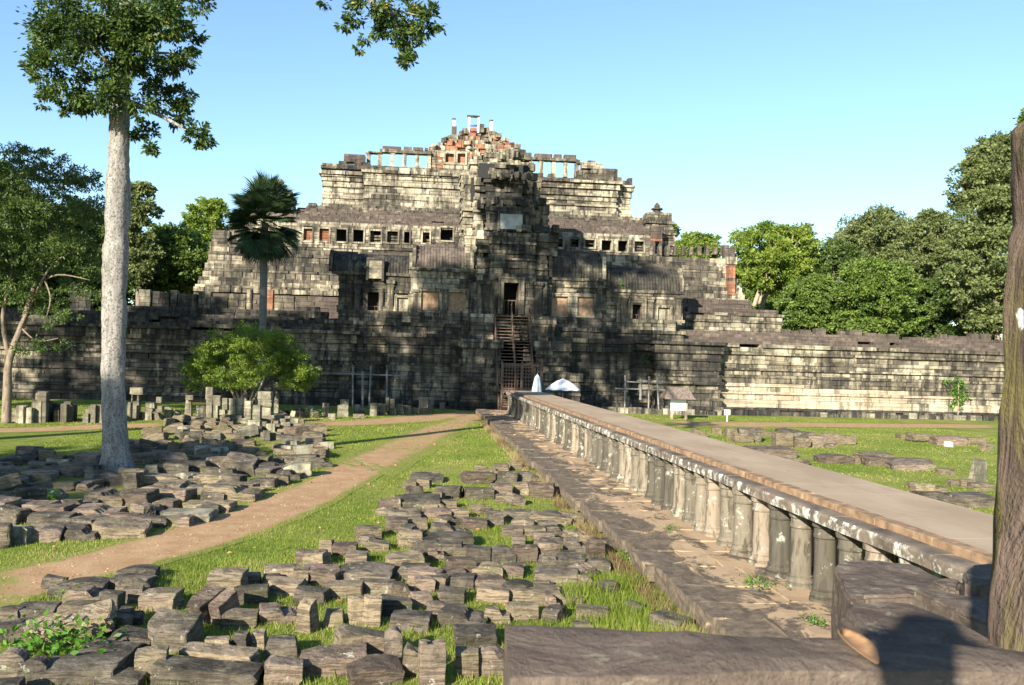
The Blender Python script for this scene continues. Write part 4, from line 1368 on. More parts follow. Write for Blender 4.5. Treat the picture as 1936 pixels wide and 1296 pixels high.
# --- tall pale-trunked tree
TB = onZ(222, 890, 0.0); TY = TB.y
tp = [(222, 892, 47), (221, 880, 38), (219, 860, 32), (216, 800, 27.5), (214, 700, 26), (216, 640, 26.5), (217, 560, 26.5), (218, 505, 28), (219, 470, 29), (221, 440, 25.5), (223, 390, 28), (222, 350, 29), (224, 325, 25), (226, 270, 24), (226, 215, 22), (230, 140, 20), (236, 60, 18), (240, -20, 16)]
trunk = [onY(a, b, TY) for a, b, _ in tp]; tr = [r * 0.76 * TY / F for _, _, r in tp]
trunk[0] = Vector((trunk[0].x, trunk[0].y, -0.15))
top = trunk[-1]
trunk += [top + Vector((-0.4, 0.2, 6)), top + Vector((-1.5, 0.4, 14)), top + Vector((-2.5, 0.2, 23))]; tr += [0.24, 0.17, 0.08]
vis = [(130, 85, 70, 700), (95, 45, 45, 320), (100, 145, 48, 420), (165, 165, 45, 380), (190, 95, 60, 560), (235, 25, 55, 430), (150, 20, 60, 480), (300, 55, 50, 420), (352, 78, 30, 220), (330, 112, 34, 220), (285, 140, 32, 200),
       (298, 178, 26, 160), (345, 190, 24, 150), (268, 200, 22, 120), (272, 252, 20, 110), (286, 280, 13, 60), (332, 216, 26, 150), (372, 250, 20, 110), (386, 270, 16, 90), (138, 205, 20, 90), (82, 190, 13, 55), (58, 130, 16, 70), (368, 8, 26, 120), (310, 8, 40, 250),
       (200, 190, 26, 140), (250, 110, 40, 260), (130, 175, 30, 160), (245, 60, 40, 260)]
vis2 = [(700, 14, 40, 260), (755, 30, 42, 330), (812, 38, 26, 170), (722, 55, 26, 140), (770, 82, 26, 150), (772, 112, 17, 90), (690, 75, 9, 25), (614, 2, 14, 40), (650, 45, 12, 40), (668, 30, 20, 70), (745, 60, 30, 140), (680, 92, 8, 20), (795, 60, 24, 110)]
cl = [px_clump(a, b, TY + random.Random(a * 7 + b).uniform(-1.6, 1.2), r * 1.0, n * 3.4) for a, b, r, n in vis] + [px_clump(a, b, TY - 3 + random.Random(a).uniform(-0.6, 0.6), r * 0.95, n * 2.6) for a, b, r, n in vis2]
rr = random.Random(77)
def crown_blob(n, cx, cy, zlo, zhi, rad, cnt, r0=1.4, r1=2.6, mind=0.0):
    out = []
    for k in range(n):
        z = rr.uniform(zlo, zhi)
        f = math.sin(math.pi * min(1, max(0.12, (z - zlo) / (zhi - zlo) * 0.9 + 0.1)))
        a, q = rr.uniform(0, 2 * math.pi), math.sqrt(rr.random()) * rad * f
        r = rr.uniform(r0, r1)
        out.append((cx + math.cos(a) * q, cy + math.sin(a) * q, z, r, r, r * 0.75, cnt))
    return out
cl += [px_clump(a, b, TY - 1.1, r, n) for a, b, r, n in [(232, 15, 40, 620), (228, 60, 36, 560), (240, 100, 30, 420), (222, 140, 28, 360), (235, 175, 20, 200), (205, 30, 40, 560), (262, 45, 34, 460)]]
hi = crown_blob(100, TB.x - 6.5, TY + 0.5, 20.0, 43.0, 9.5, 430, 1.6, 2.8)
lb = lambda *pts: smooth_path([onY(a, b, Y) for a, b, Y in pts])
def taper(pts, r0, r1): return [r0 + (r1 - r0) * i / (len(pts) - 1) for i in range(len(pts))]
limbs = []
for pts, r0 in [(((236, 190, TY), (275, 205, TY - .3), (320, 228, TY - .6), (350, 245, TY - .8), (385, 268, TY - 1)), 0.11), (((238, 130, TY), (200, 115, TY - .5), (170, 85, TY - .8), (140, 95, TY - 1)), 0.13),
                (((232, 130, TY), (180, 150, TY - .5), (110, 150, TY - 1)), 0.09), (((240, 90, TY), (290, 100, TY - .3), (330, 100, TY - .5)), 0.10), (((240, 40, TY), (280, 30, TY), (320, 40, TY)), 0.10), (((240, 30, TY), (190, 30, TY), (130, 50, TY - .5)), 0.12)]:
    p = lb(*pts); limbs.append((p, taper(p, r0, 0.025)))
q = [trunk[-3], trunk[-3] + Vector((3.0, -1.0, 1.2)), onY(640, -95, TY - 2.5), onY(705, 5, TY - 3), onY(735, 18, TY - 3), onY(755, 62, TY - 3), onY(772, 100, TY - 3)]
p = smooth_path(q); limbs.append((p, taper(p, 0.20, 0.02)))
p = smooth_path([onY(705, 5, TY - 3), onY(750, 20, TY - 3), onY(810, 35, TY - 3)]); limbs.append((p, taper(p, 0.06, 0.02)))
for k in range(9):
    c_ = hi[k * 5]
    p = smooth_path([trunk[-3] + Vector((0, 0, rr.uniform(-3, 5))), (Vector(c_[:3]) + trunk[-3]) / 2 + Vector((0, 0, 1)), Vector(c_[:3])]); limbs.append((p, taper(p, 0.16, 0.03)))
_n = 6
_tp, _tr = smooth_path(trunk, _n), []
for _i in range(len(trunk) - 1):
    _tr += [tr[_i] + (tr[_i + 1] - tr[_i]) * _k / _n for _k in range(_n)]
_tr.append(tr[-1])
trunk_f, tr_f = _tp, _tr
tall = tree('tall_tree', 'tall tree with pale straight knobbly trunk rising from the rubble on the left', (TB.x, TB.y, 0), trunk_f, tr_f, limbs, cl, 0.19, 'leaf_tall', 'bark_pale', 301, droop=0.35, sub=9, subr=0.30, trunk_seg=24, rough=0.10)
P, D, T = clump_cloud(hi, seed=302, sub=6, subr=0.30)
child('upper_crown', leaf_mesh('upper_crown', P, D, 0.42 * np.random.RandomState(3).uniform(0.7, 1.2, len(P)), T, seed=302, aspect=0.55), M['leaf_tall'], tall)

# --- trees out of the frame on the left whose shade falls on the temple and the left lawn
def shade_tree(x, y, zlo, zhi, rad, n, seed, label, cnt=330, leaf=0.5):
    rr.seed(seed)
    cl = crown_blob(n, x, y, zlo, zhi, rad, cnt, 1.5, 2.6)
    tk = [(x, y, -0.2), (x + 0.3, y, zlo * 0.6), (x, y + 0.3, (zlo + zhi) / 2), (x, y, zhi - 1)]
    lm = []
    for k in range(6):
        c_ = cl[k]
        p = smooth_path([(x, y, zlo * 0.9), ((x + c_[0]) / 2, (y + c_[1]) / 2, (zlo + c_[2]) / 2 + 1), c_[:3]]); lm.append((p, taper(p, 0.2, 0.04)))
    tree('broadleaf_tree', label, (x, y, 0), tk, [0.55, 0.42, 0.25, 0.08], lm, cl, leaf, 'leaf_dark', 'bark_brown', seed, 'trees out of view to the left', sub=6, subr=0.30, aspect=0.6)

# --- palm
PY = 74.0
palm = thing('sugar_palm', 'dark green fan palm on slim trunk in front of the second terrace', 'palm', (onY(497, 700, PY).x, PY, 0))
pb_ = onY(497, 605, PY); pc = onY(501, 422, PY)
mb = MB(); pts = smooth_path([(pb_.x - 0.1, PY, -0.1), (pb_.x, PY, pb_.z * 0.5), (pb_.x, PY, pb_.z), (pc.x, PY, pc.z - 2), (pc.x, PY, pc.z)], 6)
mb.tube(pts, [0.33 - 0.05 * i / len(pts) for i in range(len(pts))], 12, wob=0.05)
child('trunk', mb.mesh('trunk', smooth=True), M['bark_palm'], palm)
def fan_mesh(seed):
    r2 = random.Random(seed)
    vs, fs, tt_ = [], [], []
    R = 1.45
    pet = 1.5
    vs += [(-0.03, 0, 0), (0.03, 0, 0), (0.025, pet, 0.05), (-0.025, pet, 0.05)]; fs.append((0, 1, 2, 3)); tt_ += [0.6] * 4
    n = 30
    for i in range(n):
        a = math.radians(-125 + 250 * i / (n - 1))
        L = R * r2.uniform(0.85, 1.05) * (1 - 0.18 * abs(a) / 2.2)
        da = math.radians(4.6)
        cup = 0.30
        def pt(r, ang, dz=0): return (math.sin(ang) * r, pet + math.cos(ang) * r, 0.05 + cup * (r / R) ** 2 * abs(math.sin(ang)) - 0.25 * (r / R) ** 3 + dz)
        k = len(vs)
        vs += [(0, pet, 0.05), pt(L * 0.55, a - da, 0.015), pt(L * 0.55, a, -0.03), pt(L * 0.55, a + da, 0.015), pt(L, a + r2.uniform(-0.03, 0.03), -0.06)]
        fs += [(k, k + 1, k + 2), (k, k + 2, k + 3), (k + 1, k + 4, k + 2), (k + 2, k + 4, k + 3)]
        tt_ += [r2.random()] * 5
    me = bpy.data.meshes.new('frond'); me.from_pydata(vs, [], fs); me.update()
    at = me.attributes.new('tint', 'FLOAT', 'POINT'); at.data.foreach_set('value', tt_)
    me.materials.append(M['leaf_palm'])
    return me
fans = [fan_mesh(i) for i in range(4)]
r2 = random.Random(8)
els = [84 - 146 * (k / 103) for k in range(104)]
r2.shuffle(els)
for k in range(104):
    el = math.radians(els[k] + r2.uniform(-5, 5))
    az = k * 2.399 + r2.uniform(-0.2, 0.2)
    o = link('frond', r2.choice(fans), None, palm)
    o.matrix_parent_inverse = PINV(palm)
    o.location = (pc.x, PY, pc.z + 0.75 * math.sin(el) + r2.uniform(-0.25, 0.25))
    d = Vector((math.cos(az) * math.cos(el), math.sin(az) * math.cos(el), math.sin(el)))
    o.rotation_mode = 'QUATERNION'
    q_ = d.to_track_quat('Y', 'Z') @ Matrix.Rotation(r2.uniform(-0.5, 0.5), 4, 'Y').to_quaternion()
    o.rotation_quaternion = q_
    s = r2.uniform(1.05, 1.25)
    o.scale = (s, s, s)

# --- yellow-green spreading bush
BY = 63.0
bb = onY(462, 800, BY)
rr.seed(5)
bcl = []
for k in range(150):
    a, q = rr.uniform(0, 2 * math.pi), math.sqrt(rr.random())
    u, v = math.cos(a) * q, math.sin(a) * q
    h = (1 - (abs(u) ** 2.4) * 0.72) * rr.uniform(0.0, 1.0) ** 0.75
    px = 470 + u * 116; py = 730 - h * 110
    bcl.append(px_clump(px, py, BY + v * 3.2, 19, 430, rz=0.62))
bl = []
for (a, b) in [(430, 690), (450, 680), (470, 670), (500, 690), (520, 685), (410, 700)]:
    p = smooth_path([onY(462 + (a - 465) * 0.12, 775, BY), onY((a + 462) / 2, 735, BY + rr.uniform(-0.6, 0.6)), onY(a, b - 20, BY + rr.uniform(-1, 1))]); bl.append((p, taper(p, 0.11, 0.03)))
tree('spreading_bush', 'round yellow-green bushy tree in front of the left terrace wall', (bb.x, BY, 0), [(bb.x, BY, -0.1), (bb.x + 0.05, BY, 0.6), onY(464, 740, BY)], [0.2, 0.16, 0.12], bl, bcl, 0.15, 'leaf_bush', 'bark_brown', 311, cat='bush', droop=0.1, sub=9, subr=0.33)

# --- left tree with forked pale trunks
LY = 52.0
l0 = onZ(12, 800, 0.0); LY = l0.y
lt = smooth_path([(l0.x, LY, -0.15), onY(14, 740, LY), onY(18, 680, LY), onY(48, 600, LY)], 4)
ll = []
for pts, r0 in [(((18, 680, LY), (5, 600, LY), (22, 520, LY - .5), (20, 440, LY)), 0.15), (((46, 604, LY), (75, 510, LY), (95, 440, LY + .5), (120, 380, LY)), 0.17), (((30, 640, LY), (66, 560, LY - .5), (100, 500, LY - 1), (150, 470, LY)), 0.11),
                (((66, 540, LY), (110, 520, LY - 1), (170, 530, LY - 1)), 0.06), (((95, 440, LY), (60, 380, LY), (30, 340, LY)), 0.10), (((40, 620, LY), (70, 645, LY - 1), (110, 640, LY - 1)), 0.05), (((75, 510, LY), (95, 560, LY - 1.5), (88, 600, LY - 1.5)), 0.05)]:
    p = lb(*pts); ll.append((p, taper(p, r0, 0.03)))
lc = []
rr.seed(9)
for k in range(130):
    a, q = rr.uniform(0, 2 * math.pi), math.sqrt(rr.random())
    lc.append(px_clump(58 + math.cos(a) * q * 128, 405 + math.sin(a) * q * 130, LY + rr.uniform(-3.5, 3.5), 25, 330, rz=0.7))
for (a, b) in [(110, 560), (150, 545), (175, 565), (90, 590), (130, 600), (165, 520), (60, 560), (40, 660), (75, 655), (115, 655), (60, 645), (140, 500), (180, 490), (30, 560), (100, 610), (-20, 500), (10, 480)]:
    lc.append(px_clump(a, b, LY - rr.uniform(0, 2), 18, 190, rz=0.6))
for k in range(26):
    lc.append(px_clump(rr.uniform(-20, 185), rr.uniform(450, 590), LY - rr.uniform(-1, 2), 19, 190, rz=0.6))
tree('forked_tree', 'dark green tree with forked slender trunks at the left picture edge', (l0.x, LY, 0), lt, taper(lt, 0.27, 0.17), ll, lc, 0.18, 'leaf_dark', 'bark_brown', 321, droop=0.2, sub=9, subr=0.30)

# --- background trees
def bg_tree(label, cx, ty, by, w, Y, lmat, seed, n=36, leaf=0.42, cnt=230, bmat='bark_brown', name='forest_tree', limbs_px=(), flat=0.7, rpx=None, gx=None):
    """crown between ty and by (pixels), w half width (pixels), standing on the ground at distance Y"""
    rr.seed(seed)
    cl = []
    hh = (by - ty) / 2
    n = int(n * 2.6); cnt = int(cnt * 1.2)
    for k in range(n):
        a, q = rr.uniform(0, 2 * math.pi), rr.random() ** 0.5
        f = rr.uniform(-1, 1)
        e = math.sqrt(max(0.0, 1 - f * f)) ** 0.7
        r = (rpx or w * 0.26) * rr.uniform(0.75, 1.25)
        cl.append(px_clump(cx + math.cos(a) * q * e * (w - r * 0.6), (ty + by) / 2 + f * (hh - r * 0.5), Y + math.sin(a) * q * e * w * Y / F * 0.8, r, cnt, rz=flat))
    g = onY(gx if gx else cx, by, Y)
    base = Vector((g.x, Y, 0))
    zc = onY(cx, (ty + by) / 2, Y).z; zb_ = onY(cx, by, Y).z
    xc = onY(cx, ty, Y).x
    tk = smooth_path([(base.x, Y, -0.3), (base.x + 0.2, Y, max(1.0, zb_ * 0.6)), (xc, Y, zc), (xc, Y, onY(cx, ty, Y).z - 2)], 4)
    lm = []
    for k in range(8):
        c_ = cl[k]
        p = smooth_path([tk[len(tk) // 2], (Vector(c_[:3]) + tk[len(tk) // 2]) / 2 + Vector((0, 0, 0.8)), c_[:3]]); lm.append((p, taper(p, 0.16, 0.04)))
    for pts, r0 in limbs_px:
        p = lb(*[(a, b, Y - 2.5) for a, b in pts]); lm.append((p, taper(p, r0, 0.05)))
    return tree(name, label, base, tk, taper(tk, 0.5, 0.1), lm, cl, leaf, lmat, bmat, seed, 'forest trees around the temple', sub=8, subr=0.32, aspect=0.55)
bg_tree('grey-green tree crown showing just right of the pale trunk', 262, 345, 540, 50, 112, 'leaf_grey', 401, 30)
bg_tree('dense dark tree low beside the left terrace end', 330, 425, 600, 80, 118, 'leaf_mid', 402, 46)
bg_tree('bright light-green tree left of the fan palm', 392, 376, 520, 56, 138, 'leaf_light', 403, 34, 0.45)
bg_tree('dark tree crown filling the left edge behind the forked tree', -20, 300, 620, 120, 108, 'leaf_dark', 404, 46, 0.5)
bg_tree('dark tree behind the forked tree beside the pale trunk', 150, 380, 620, 95, 116, 'leaf_dark', 405, 40, 0.5)
bg_tree('dark tree filling the lower left behind the terrace', 60, 430, 660, 110, 112, 'leaf_dark', 406, 34, 0.5)
bg_tree('dark tree between pale trunk and left terrace end', 215, 440, 640, 70, 114, 'leaf_dark', 407, 30, 0.5)
bg_tree('light-green spreading tree with pale limbs right of the second terrace', 1472, 416, 560, 106, 126, 'leaf_light', 411, 44, 0.46, 230, 'bark_light', gx=1425,
        limbs_px=[(((1425, 580), (1440, 540), (1462, 500), (1490, 470), (1500, 445)), 0.35), (((1435, 575), (1450, 530), (1480, 512), (1520, 500)), 0.22), (((1462, 500), (1468, 470), (1452, 445)), 0.15)], flat=0.5)
bg_tree('light-green tree low behind the right corner tower', 1320, 442, 540, 62, 142, 'leaf_light', 412, 26, 0.45)
bg_tree('light-green tree top peeking out behind the right finial', 1252, 402, 520, 34, 146, 'leaf_mid', 413, 14, 0.45)
bg_tree('tall grey-green tree behind the round bushes on the right', 1664, 392, 600, 96, 132, 'leaf_grey', 414, 46, 0.46, 230)
bg_tree('rounded mid-green tree directly above the right terrace wall', 1655, 488, 660, 96, 104, 'leaf_mid', 415, 58, 0.36, 300, flat=0.6, rpx=20)
bg_tree('lower mid-green bushy tree beside the stepped second terrace end', 1530, 520, 660, 66, 108, 'leaf_mid', 416, 40, 0.36, 280, flat=0.6, rpx=19)
bg_tree('very tall dark tree rising beside the near stone pillar', 1884, 258, 640, 96, 98, 'leaf_grey', 417, 80, 0.42, 250)
bg_tree('dark shaded tree low at the right end of the terrace wall', 1830, 500, 690, 75, 108, 'leaf_dark', 418, 36, 0.45)
bg_tree('dark tree between the grey-green tree and tall right tree', 1756, 400, 640, 60, 118, 'leaf_grey', 419, 40, 0.42)
bg_tree('tall tree beyond the near stone pillar at the right edge', 1960, 205, 620, 80, 100, 'leaf_mid', 420, 40, 0.42)

for k_, (cx_, ty_, w_, lm_, lab_) in enumerate([(1400, 500, 80, 'leaf_mid', 'far green tree low behind the right end of the second terrace'), (1510, 470, 90, 'leaf_mid', 'far green tree behind the light-green spreading tree'), (1610, 430, 90, 'leaf_grey', 'far grey-green tree filling the gap in the right forest'),
                                              (1720, 410, 95, 'leaf_mid', 'far green tree behind the tall grey-green tree'), (1815, 372, 80, 'leaf_grey', 'far green tree behind the very tall right tree'), (330, 440, 90, 'leaf_mid', 'far green tree behind the left terrace end'), (130, 400, 100, 'leaf_mid', 'far green tree behind the forked tree')]):
    bg_tree(lab_, cx_, ty_, 660, w_, 152, lm_, 440 + k_, 34, 0.55, 200)
bg_tree('dark mid-height tree filling the gap right of the light-green tree', 1590, 455, 640, 62, 122, 'leaf_dark', 421, 34, 0.42)
bg_tree('dark low tree behind the rounded tree at the wall', 1740, 520, 690, 80, 116, 'leaf_dark', 422, 34, 0.42)
# --- sapling at the right wall
sb = onZ(1811, 793, 0)
scl = [px_clump(a, b, sb.y, r, n) for a, b, r, n in [(1811, 735, 14, 120), (1805, 755, 14, 120), (1818, 752, 12, 100), (1812, 722, 9, 60), (1790, 718, 7, 30), (1808, 768, 10, 60), (1820, 740, 9, 60)]]
tree('sapling', 'small bright green sapling against the right terrace wall', (sb.x, sb.y, 0), [(sb.x, sb.y, -0.1), onY(1812, 760, sb.y), onY(1812, 725, sb.y)], [0.08, 0.06, 0.02],
     [([onY(1812, 750, sb.y), onY(1798, 728, sb.y), onY(1790, 718, sb.y)], [0.03, 0.02, 0.01])], scl, 0.30, 'leaf_weed', 'bark_light', 431, cat='sapling', sub=5)

# shade trees (out of frame)
shade_tree(-25.5, 35, 17.5, 33, 6.5, 60, 501, 'broad dark tree outside the picture, nearest the forked tree', 430)
shade_tree(-38, 35, 17, 32, 7.0, 64, 502, 'second dark tree outside the picture beyond the left edge', 430)
shade_tree(-51, 36, 17, 31, 7.5, 60, 503, 'third dark tree outside the picture beyond the left edge', 430)
shade_tree(-64, 37, 16, 30, 7.5, 44, 504, 'farthest dark tree outside the picture beyond the left edge', 430)
shade_tree(-36.5, -4, 14.5, 19.5, 5.0, 30, 505, 'low dark tree outside the picture, behind the viewer on the left', 430)
# ------------------------------------------------------------------ fallen sandstone blocks
def rough_block(seed, kind='plain'):
    r = random.Random(seed)
    bm = bmesh.new()
    bmesh.ops.create_cube(bm, size=1.0)
    if kind == 'wedge':
        for v in bm.verts:
            if v.co.z > 0 and v.co.x > 0: v.co.z -= r.uniform(0.15, 0.3)
    elif kind == 'taper':
        for v in bm.verts:
            if v.co.z > 0: v.co.x *= r.uniform(0.6, 0.8); v.co.y *= r.uniform(0.7, 0.9)
    for k in range(r.choice([1, 2, 3, 3, 4])):                      # chipped corners and broken edges
        s = Vector((r.choice([-1, 1]), r.choice([-1, 1]), r.choice([-1, 1, 1])))
        if r.random() < 0.45: s[r.randrange(3)] = 0
        nrm = Vector((s.x * r.uniform(0.4, 1), s.y * r.uniform(0.4, 1), s.z * r.uniform(0.4, 1))).normalized()
        far = sum(abs(nrm[i]) * 0.5 for i in range(3))
        co = nrm * (far * r.uniform(0.76, 0.93))
        res = bmesh.ops.bisect_plane(bm, geom=list(bm.verts) + list(bm.edges) + list(bm.faces), plane_co=co, plane_no=nrm, clear_outer=True)
        ed = [g for g in res['geom_cut'] if isinstance(g, bmesh.types.BMEdge)]
        bmesh.ops.holes_fill(bm, edges=ed)
    bmesh.ops.bevel(bm, geom=list(bm.edges), offset=r.uniform(0.012, 0.035), segments=1, affect='EDGES', clamp_overlap=True)
    bmesh.ops.triangulate(bm, faces=list(bm.faces))
    for _ in range(3):
        bmesh.ops.subdivide_edges(bm, edges=[e for e in bm.edges if e.calc_length() > 0.24], cuts=1)
        bmesh.ops.triangulate(bm, faces=[f for f in bm.faces if len(f.verts) > 3])
    if kind in ('step', 'groove', 'round'):
        for v in bm.verts:
            if v.co.z > 0.2:
                if kind == 'step' and v.co.x > 0.1: v.co.z -= 0.38
                if kind == 'groove' and abs(v.co.x) < 0.2: v.co.z -= 0.07
                if kind == 'round': v.co.z -= 0.22 * (abs(v.co.x) * 2) ** 2.2
    o = Vector((seed * 7.3, seed * 1.7, 0))
    for v in bm.verts:
        n1 = noise.noise_vector(v.co * 1.6 + o) * 0.045
        n2 = noise.noise_vector(v.co * 5.5 + o) * 0.024
        v.co += n1 + n2
        v.co += Vector([r.uniform(-0.006, 0.006) for _ in range(3)])
    me = bpy.data.meshes.new('sandstone_block')
    bm.to_mesh(me); bm.free()
    me.materials.append(M['block'])
    return me
KINDS = ['plain', 'plain', 'plain', 'step', 'plain', 'wedge', 'plain', 'round', 'taper', 'plain', 'groove', 'plain', 'plain', 'step', 'plain', 'round']
RB = [rough_block(600 + i, k) for i, k in enumerate(KINDS)]

BLOCKS = []          # (object, zone, x, y, w, d, h, tilted)
OCC = []
def place_block(zone, x, y, w, d, h, rz=0.0, tx=0.0, ty=0.0, mesh=None, mat=None, z=None, r=random):
    o = link('sandstone_block', mesh or r.choice(RB), mat)
    lift = abs(math.sin(tx)) * d / 2 + abs(math.sin(ty)) * w / 2
    base = (gz(x, y) if z is None else z)
    o.location = (x, y, base + h / 2 + lift * 0.75 - (0.05 if z is None else 0.0))
    o.scale = (w, d, h)
    o.rotation_euler = (tx, ty, rz)
    BLOCKS.append((o, zone, x, y, w, d, h, abs(tx) + abs(ty) > 0.2))
    OCC.append((x, y, max(w, d) / 2))
    return o

def block_px(zone, x0, x1, y0, y1, r, rz=None, tx=None, ty=None, kind=None, mat=None, dk=None):
    """block whose outline in the photograph is x0..x1, y0..y1 and whose front foot rests on the ground"""
    cx = (x0 + x1) / 2
    g = onZ(cx, y1 - 1, 0.0)
    m = g.y / F
    w = (x1 - x0) * m
    Hm = (y1 - y0) * m
    s = EYE.z / g.y
    d = min(0.75 * w, 0.62 * Hm / s) if dk is None else dk * w
    d = max(0.22, min(d, 1.1))
    h = max(0.20, Hm - d * s)
    rz_ = r.uniform(-0.22, 0.22) if rz is None else rz
    mesh = RB[KINDS.index(kind)] if kind else None
    return place_block(zone, g.x, g.y + d / 2, w * 1.07, d * 1.15, h * 1.08 + 0.05, rz_, r.uniform(-0.07, 0.07) if tx is None else tx, r.uniform(-0.07, 0.07) if ty is None else ty, mesh, mat, r=r)

r = random.Random(42)
FR = 'front rubble field'
def zb6(*t): return (560 + t[0] / 2.842, 560 + t[1] / 2.842, 840 + t[2] / 2.842, 840 + t[3] / 2.842)
front = [(221, 285, 1079, 1102), (213, 273, 1096, 1122), (99, 184, 1103, 1134), (124, 194, 1113, 1150), (185, 222, 1122, 1164), (223, 268, 1121, 1142), (268, 328, 1118, 1157), (96, 184, 1153, 1178), (30, 92, 1150, 1180), (0, 34, 1150, 1182),
         (189, 222, 1160, 1192), (223, 262, 1158, 1184), (208, 282, 1193, 1232), (77, 206, 1248, 1300), (150, 241, 1228, 1258), (37, 80, 1248, 1300), (-10, 35, 1234, 1300), (255, 305, 1231, 1292), (298, 476, 1266, 1304), (345, 471, 1244, 1271), (435, 468, 1199, 1238),
         (387, 427, 1219, 1244), (397, 454, 1080, 1127), (419, 479, 1157, 1190), (442, 500, 1116, 1142), (455, 487, 1085, 1112), (497, 560, 1206, 1250), (500, 565, 1242, 1300), (470, 500, 1195, 1230), (490, 555, 1145, 1180), (500, 560, 1075, 1100), (508, 566, 1098, 1126), (-10, 60, 1180, 1215), (-10, 30, 1290, 1330),
         zb6(215, 500, 645, 760), zb6(490, 670, 590, 690), zb6(530, 740, 640, 735), zb6(640, 740, 715, 800), zb6(810, 955, 610, 720), zb6(955, 1105, 640, 730), zb6(1100, 1225, 645, 720), zb6(820, 958, 712, 785), zb6(962, 1120, 728, 795), zb6(1125, 1280, 725, 830), zb6(1290, 1545, 745, 860), zb6(1300, 1520, 695, 760),
         zb6(1525, 1625, 720, 780), zb6(790, 1025, 870, 985), zb6(1020, 1150, 870, 962), zb6(520, 710, 925, 1010), zb6(862, 1072, 975, 1095), zb6(30, 350, 1125, 1250), zb6(285, 545, 1160, 1300), zb6(575, 668, 1085, 1255), zb6(862, 978, 1105, 1255), zb6(972, 1115, 1085, 1245), zb6(0, 150, 770, 862), zb6(440, 608, 805, 920),
         zb6(1520, 1680, 868, 965), zb6(1452, 1572, 512, 605), zb6(1295, 1410, 525, 630), zb6(1172, 1290, 540, 640), zb6(1046, 1170, 548, 645), zb6(920, 1045, 555, 645), zb6(775, 890, 528, 605), zb6(650, 772, 528, 605), zb6(700, 940, 488, 560), zb6(550, 668, 472, 560), zb6(480, 592, 402, 478), zb6(735, 905, 442, 500), zb6(775, 880, 384, 442),
         zb6(832, 920, 348, 408), zb6(1022, 1115, 364, 445), zb6(900, 1022, 402, 464), zb6(1122, 1262, 352, 418), zb6(1265, 1480, 368, 440), zb6(1310, 1400, 422, 470), zb6(1116, 1222, 448, 505), zb6(1226, 1335, 458, 505), zb6(1280, 1388, 482, 538), zb6(1455, 1580, 468, 528), zb6(1480, 1545, 380, 432), zb6(900, 1058, 152, 218), zb6(1062, 1178, 152, 215), zb6(1180, 1285, 152, 208), zb6(1062, 1140, 112, 152), zb6(1155, 1208, 98, 142),
         zb6(620, 785, 165, 212), zb6(760, 882, 232, 295), zb6(912, 1052, 238, 300), zb6(1056, 1156, 222, 292), zb6(1162, 1260, 216, 280), zb6(1262, 1388, 214, 296), zb6(535, 765, 292, 355), zb6(690, 762, 330, 372), zb6(505, 665, 374, 420), zb6(590, 700, 425, 465), zb6(680, 830, 372, 412), zb6(780, 860, 318, 350), zb6(575, 640, 215, 245), zb6(200, 318, 540, 605), zb6(270, 376, 590, 650), zb6(375, 495, 535, 580), zb6(0, 150, 598, 645),
         zb6(1390, 1560, 615, 680), zb6(1565, 1690, 625, 690), zb6(40, 215, 690, 745), zb6(165, 345, 780, 830), zb6(345, 520, 770, 812), zb6(520, 640, 765, 830), zb6(770, 905, 810, 860), zb6(985, 1150, 800, 850), zb6(1150, 1285, 795, 845), zb6(1350, 1410, 830, 885), zb6(710, 820, 880, 930), zb6(140, 255, 915, 985), zb6(600, 735, 830, 880), zb6(940, 1010, 330, 370), zb6(1440, 1520, 690, 730), zb6(1480, 1600, 1060, 1130), zb6(1500, 1590, 1000, 1040)]
for b in front:
    block_px(FR, *b, r)
# the conspicuous tilted and upright ones
block_px(FR, 53, 189, 1176, 1222, r, rz=0.25, tx=0.15, ty=-0.22, kind='plain', dk=0.45)
block_px(FR, 279, 357, 1176, 1238, r, rz=-0.15, tx=0.30, ty=0.04, kind='plain', dk=0.8)
block_px(FR, 362, 402, 1128, 1184, r, rz=-0.55, tx=0.35, ty=0.0, kind='plain', dk=1.5)
block_px(FR, 400, 430, 1132, 1184, r, rz=-0.45, tx=0.35, ty=0.0, kind='plain', dk=1.6)
block_px(FR, 562, 594, 1140, 1200, r, rz=-0.4, tx=0.3, ty=0.15, kind='taper', dk=0.9)
block_px(FR, 657, 685, 1130, 1183, r, rz=0.05, kind='plain', dk=0.8)
block_px(FR, 686, 718, 1130, 1185, r, rz=0.0, kind='plain', dk=0.8)
block_px(FR, 635, 724, 1188, 1250, r, rz=0.2, ty=0.12, kind='wedge')
block_px(FR, 726, 757, 1190, 1252, r, rz=0.1, kind='round', dk=0.7)
block_px(FR, 793, 838, 1214, 1302, r, rz=0.08, tx=-0.1, kind='groove', dk=0.8)
block_px(FR, 1112, 1142, 1020, 1060, r, rz=0.15, kind='round', dk=0.7)

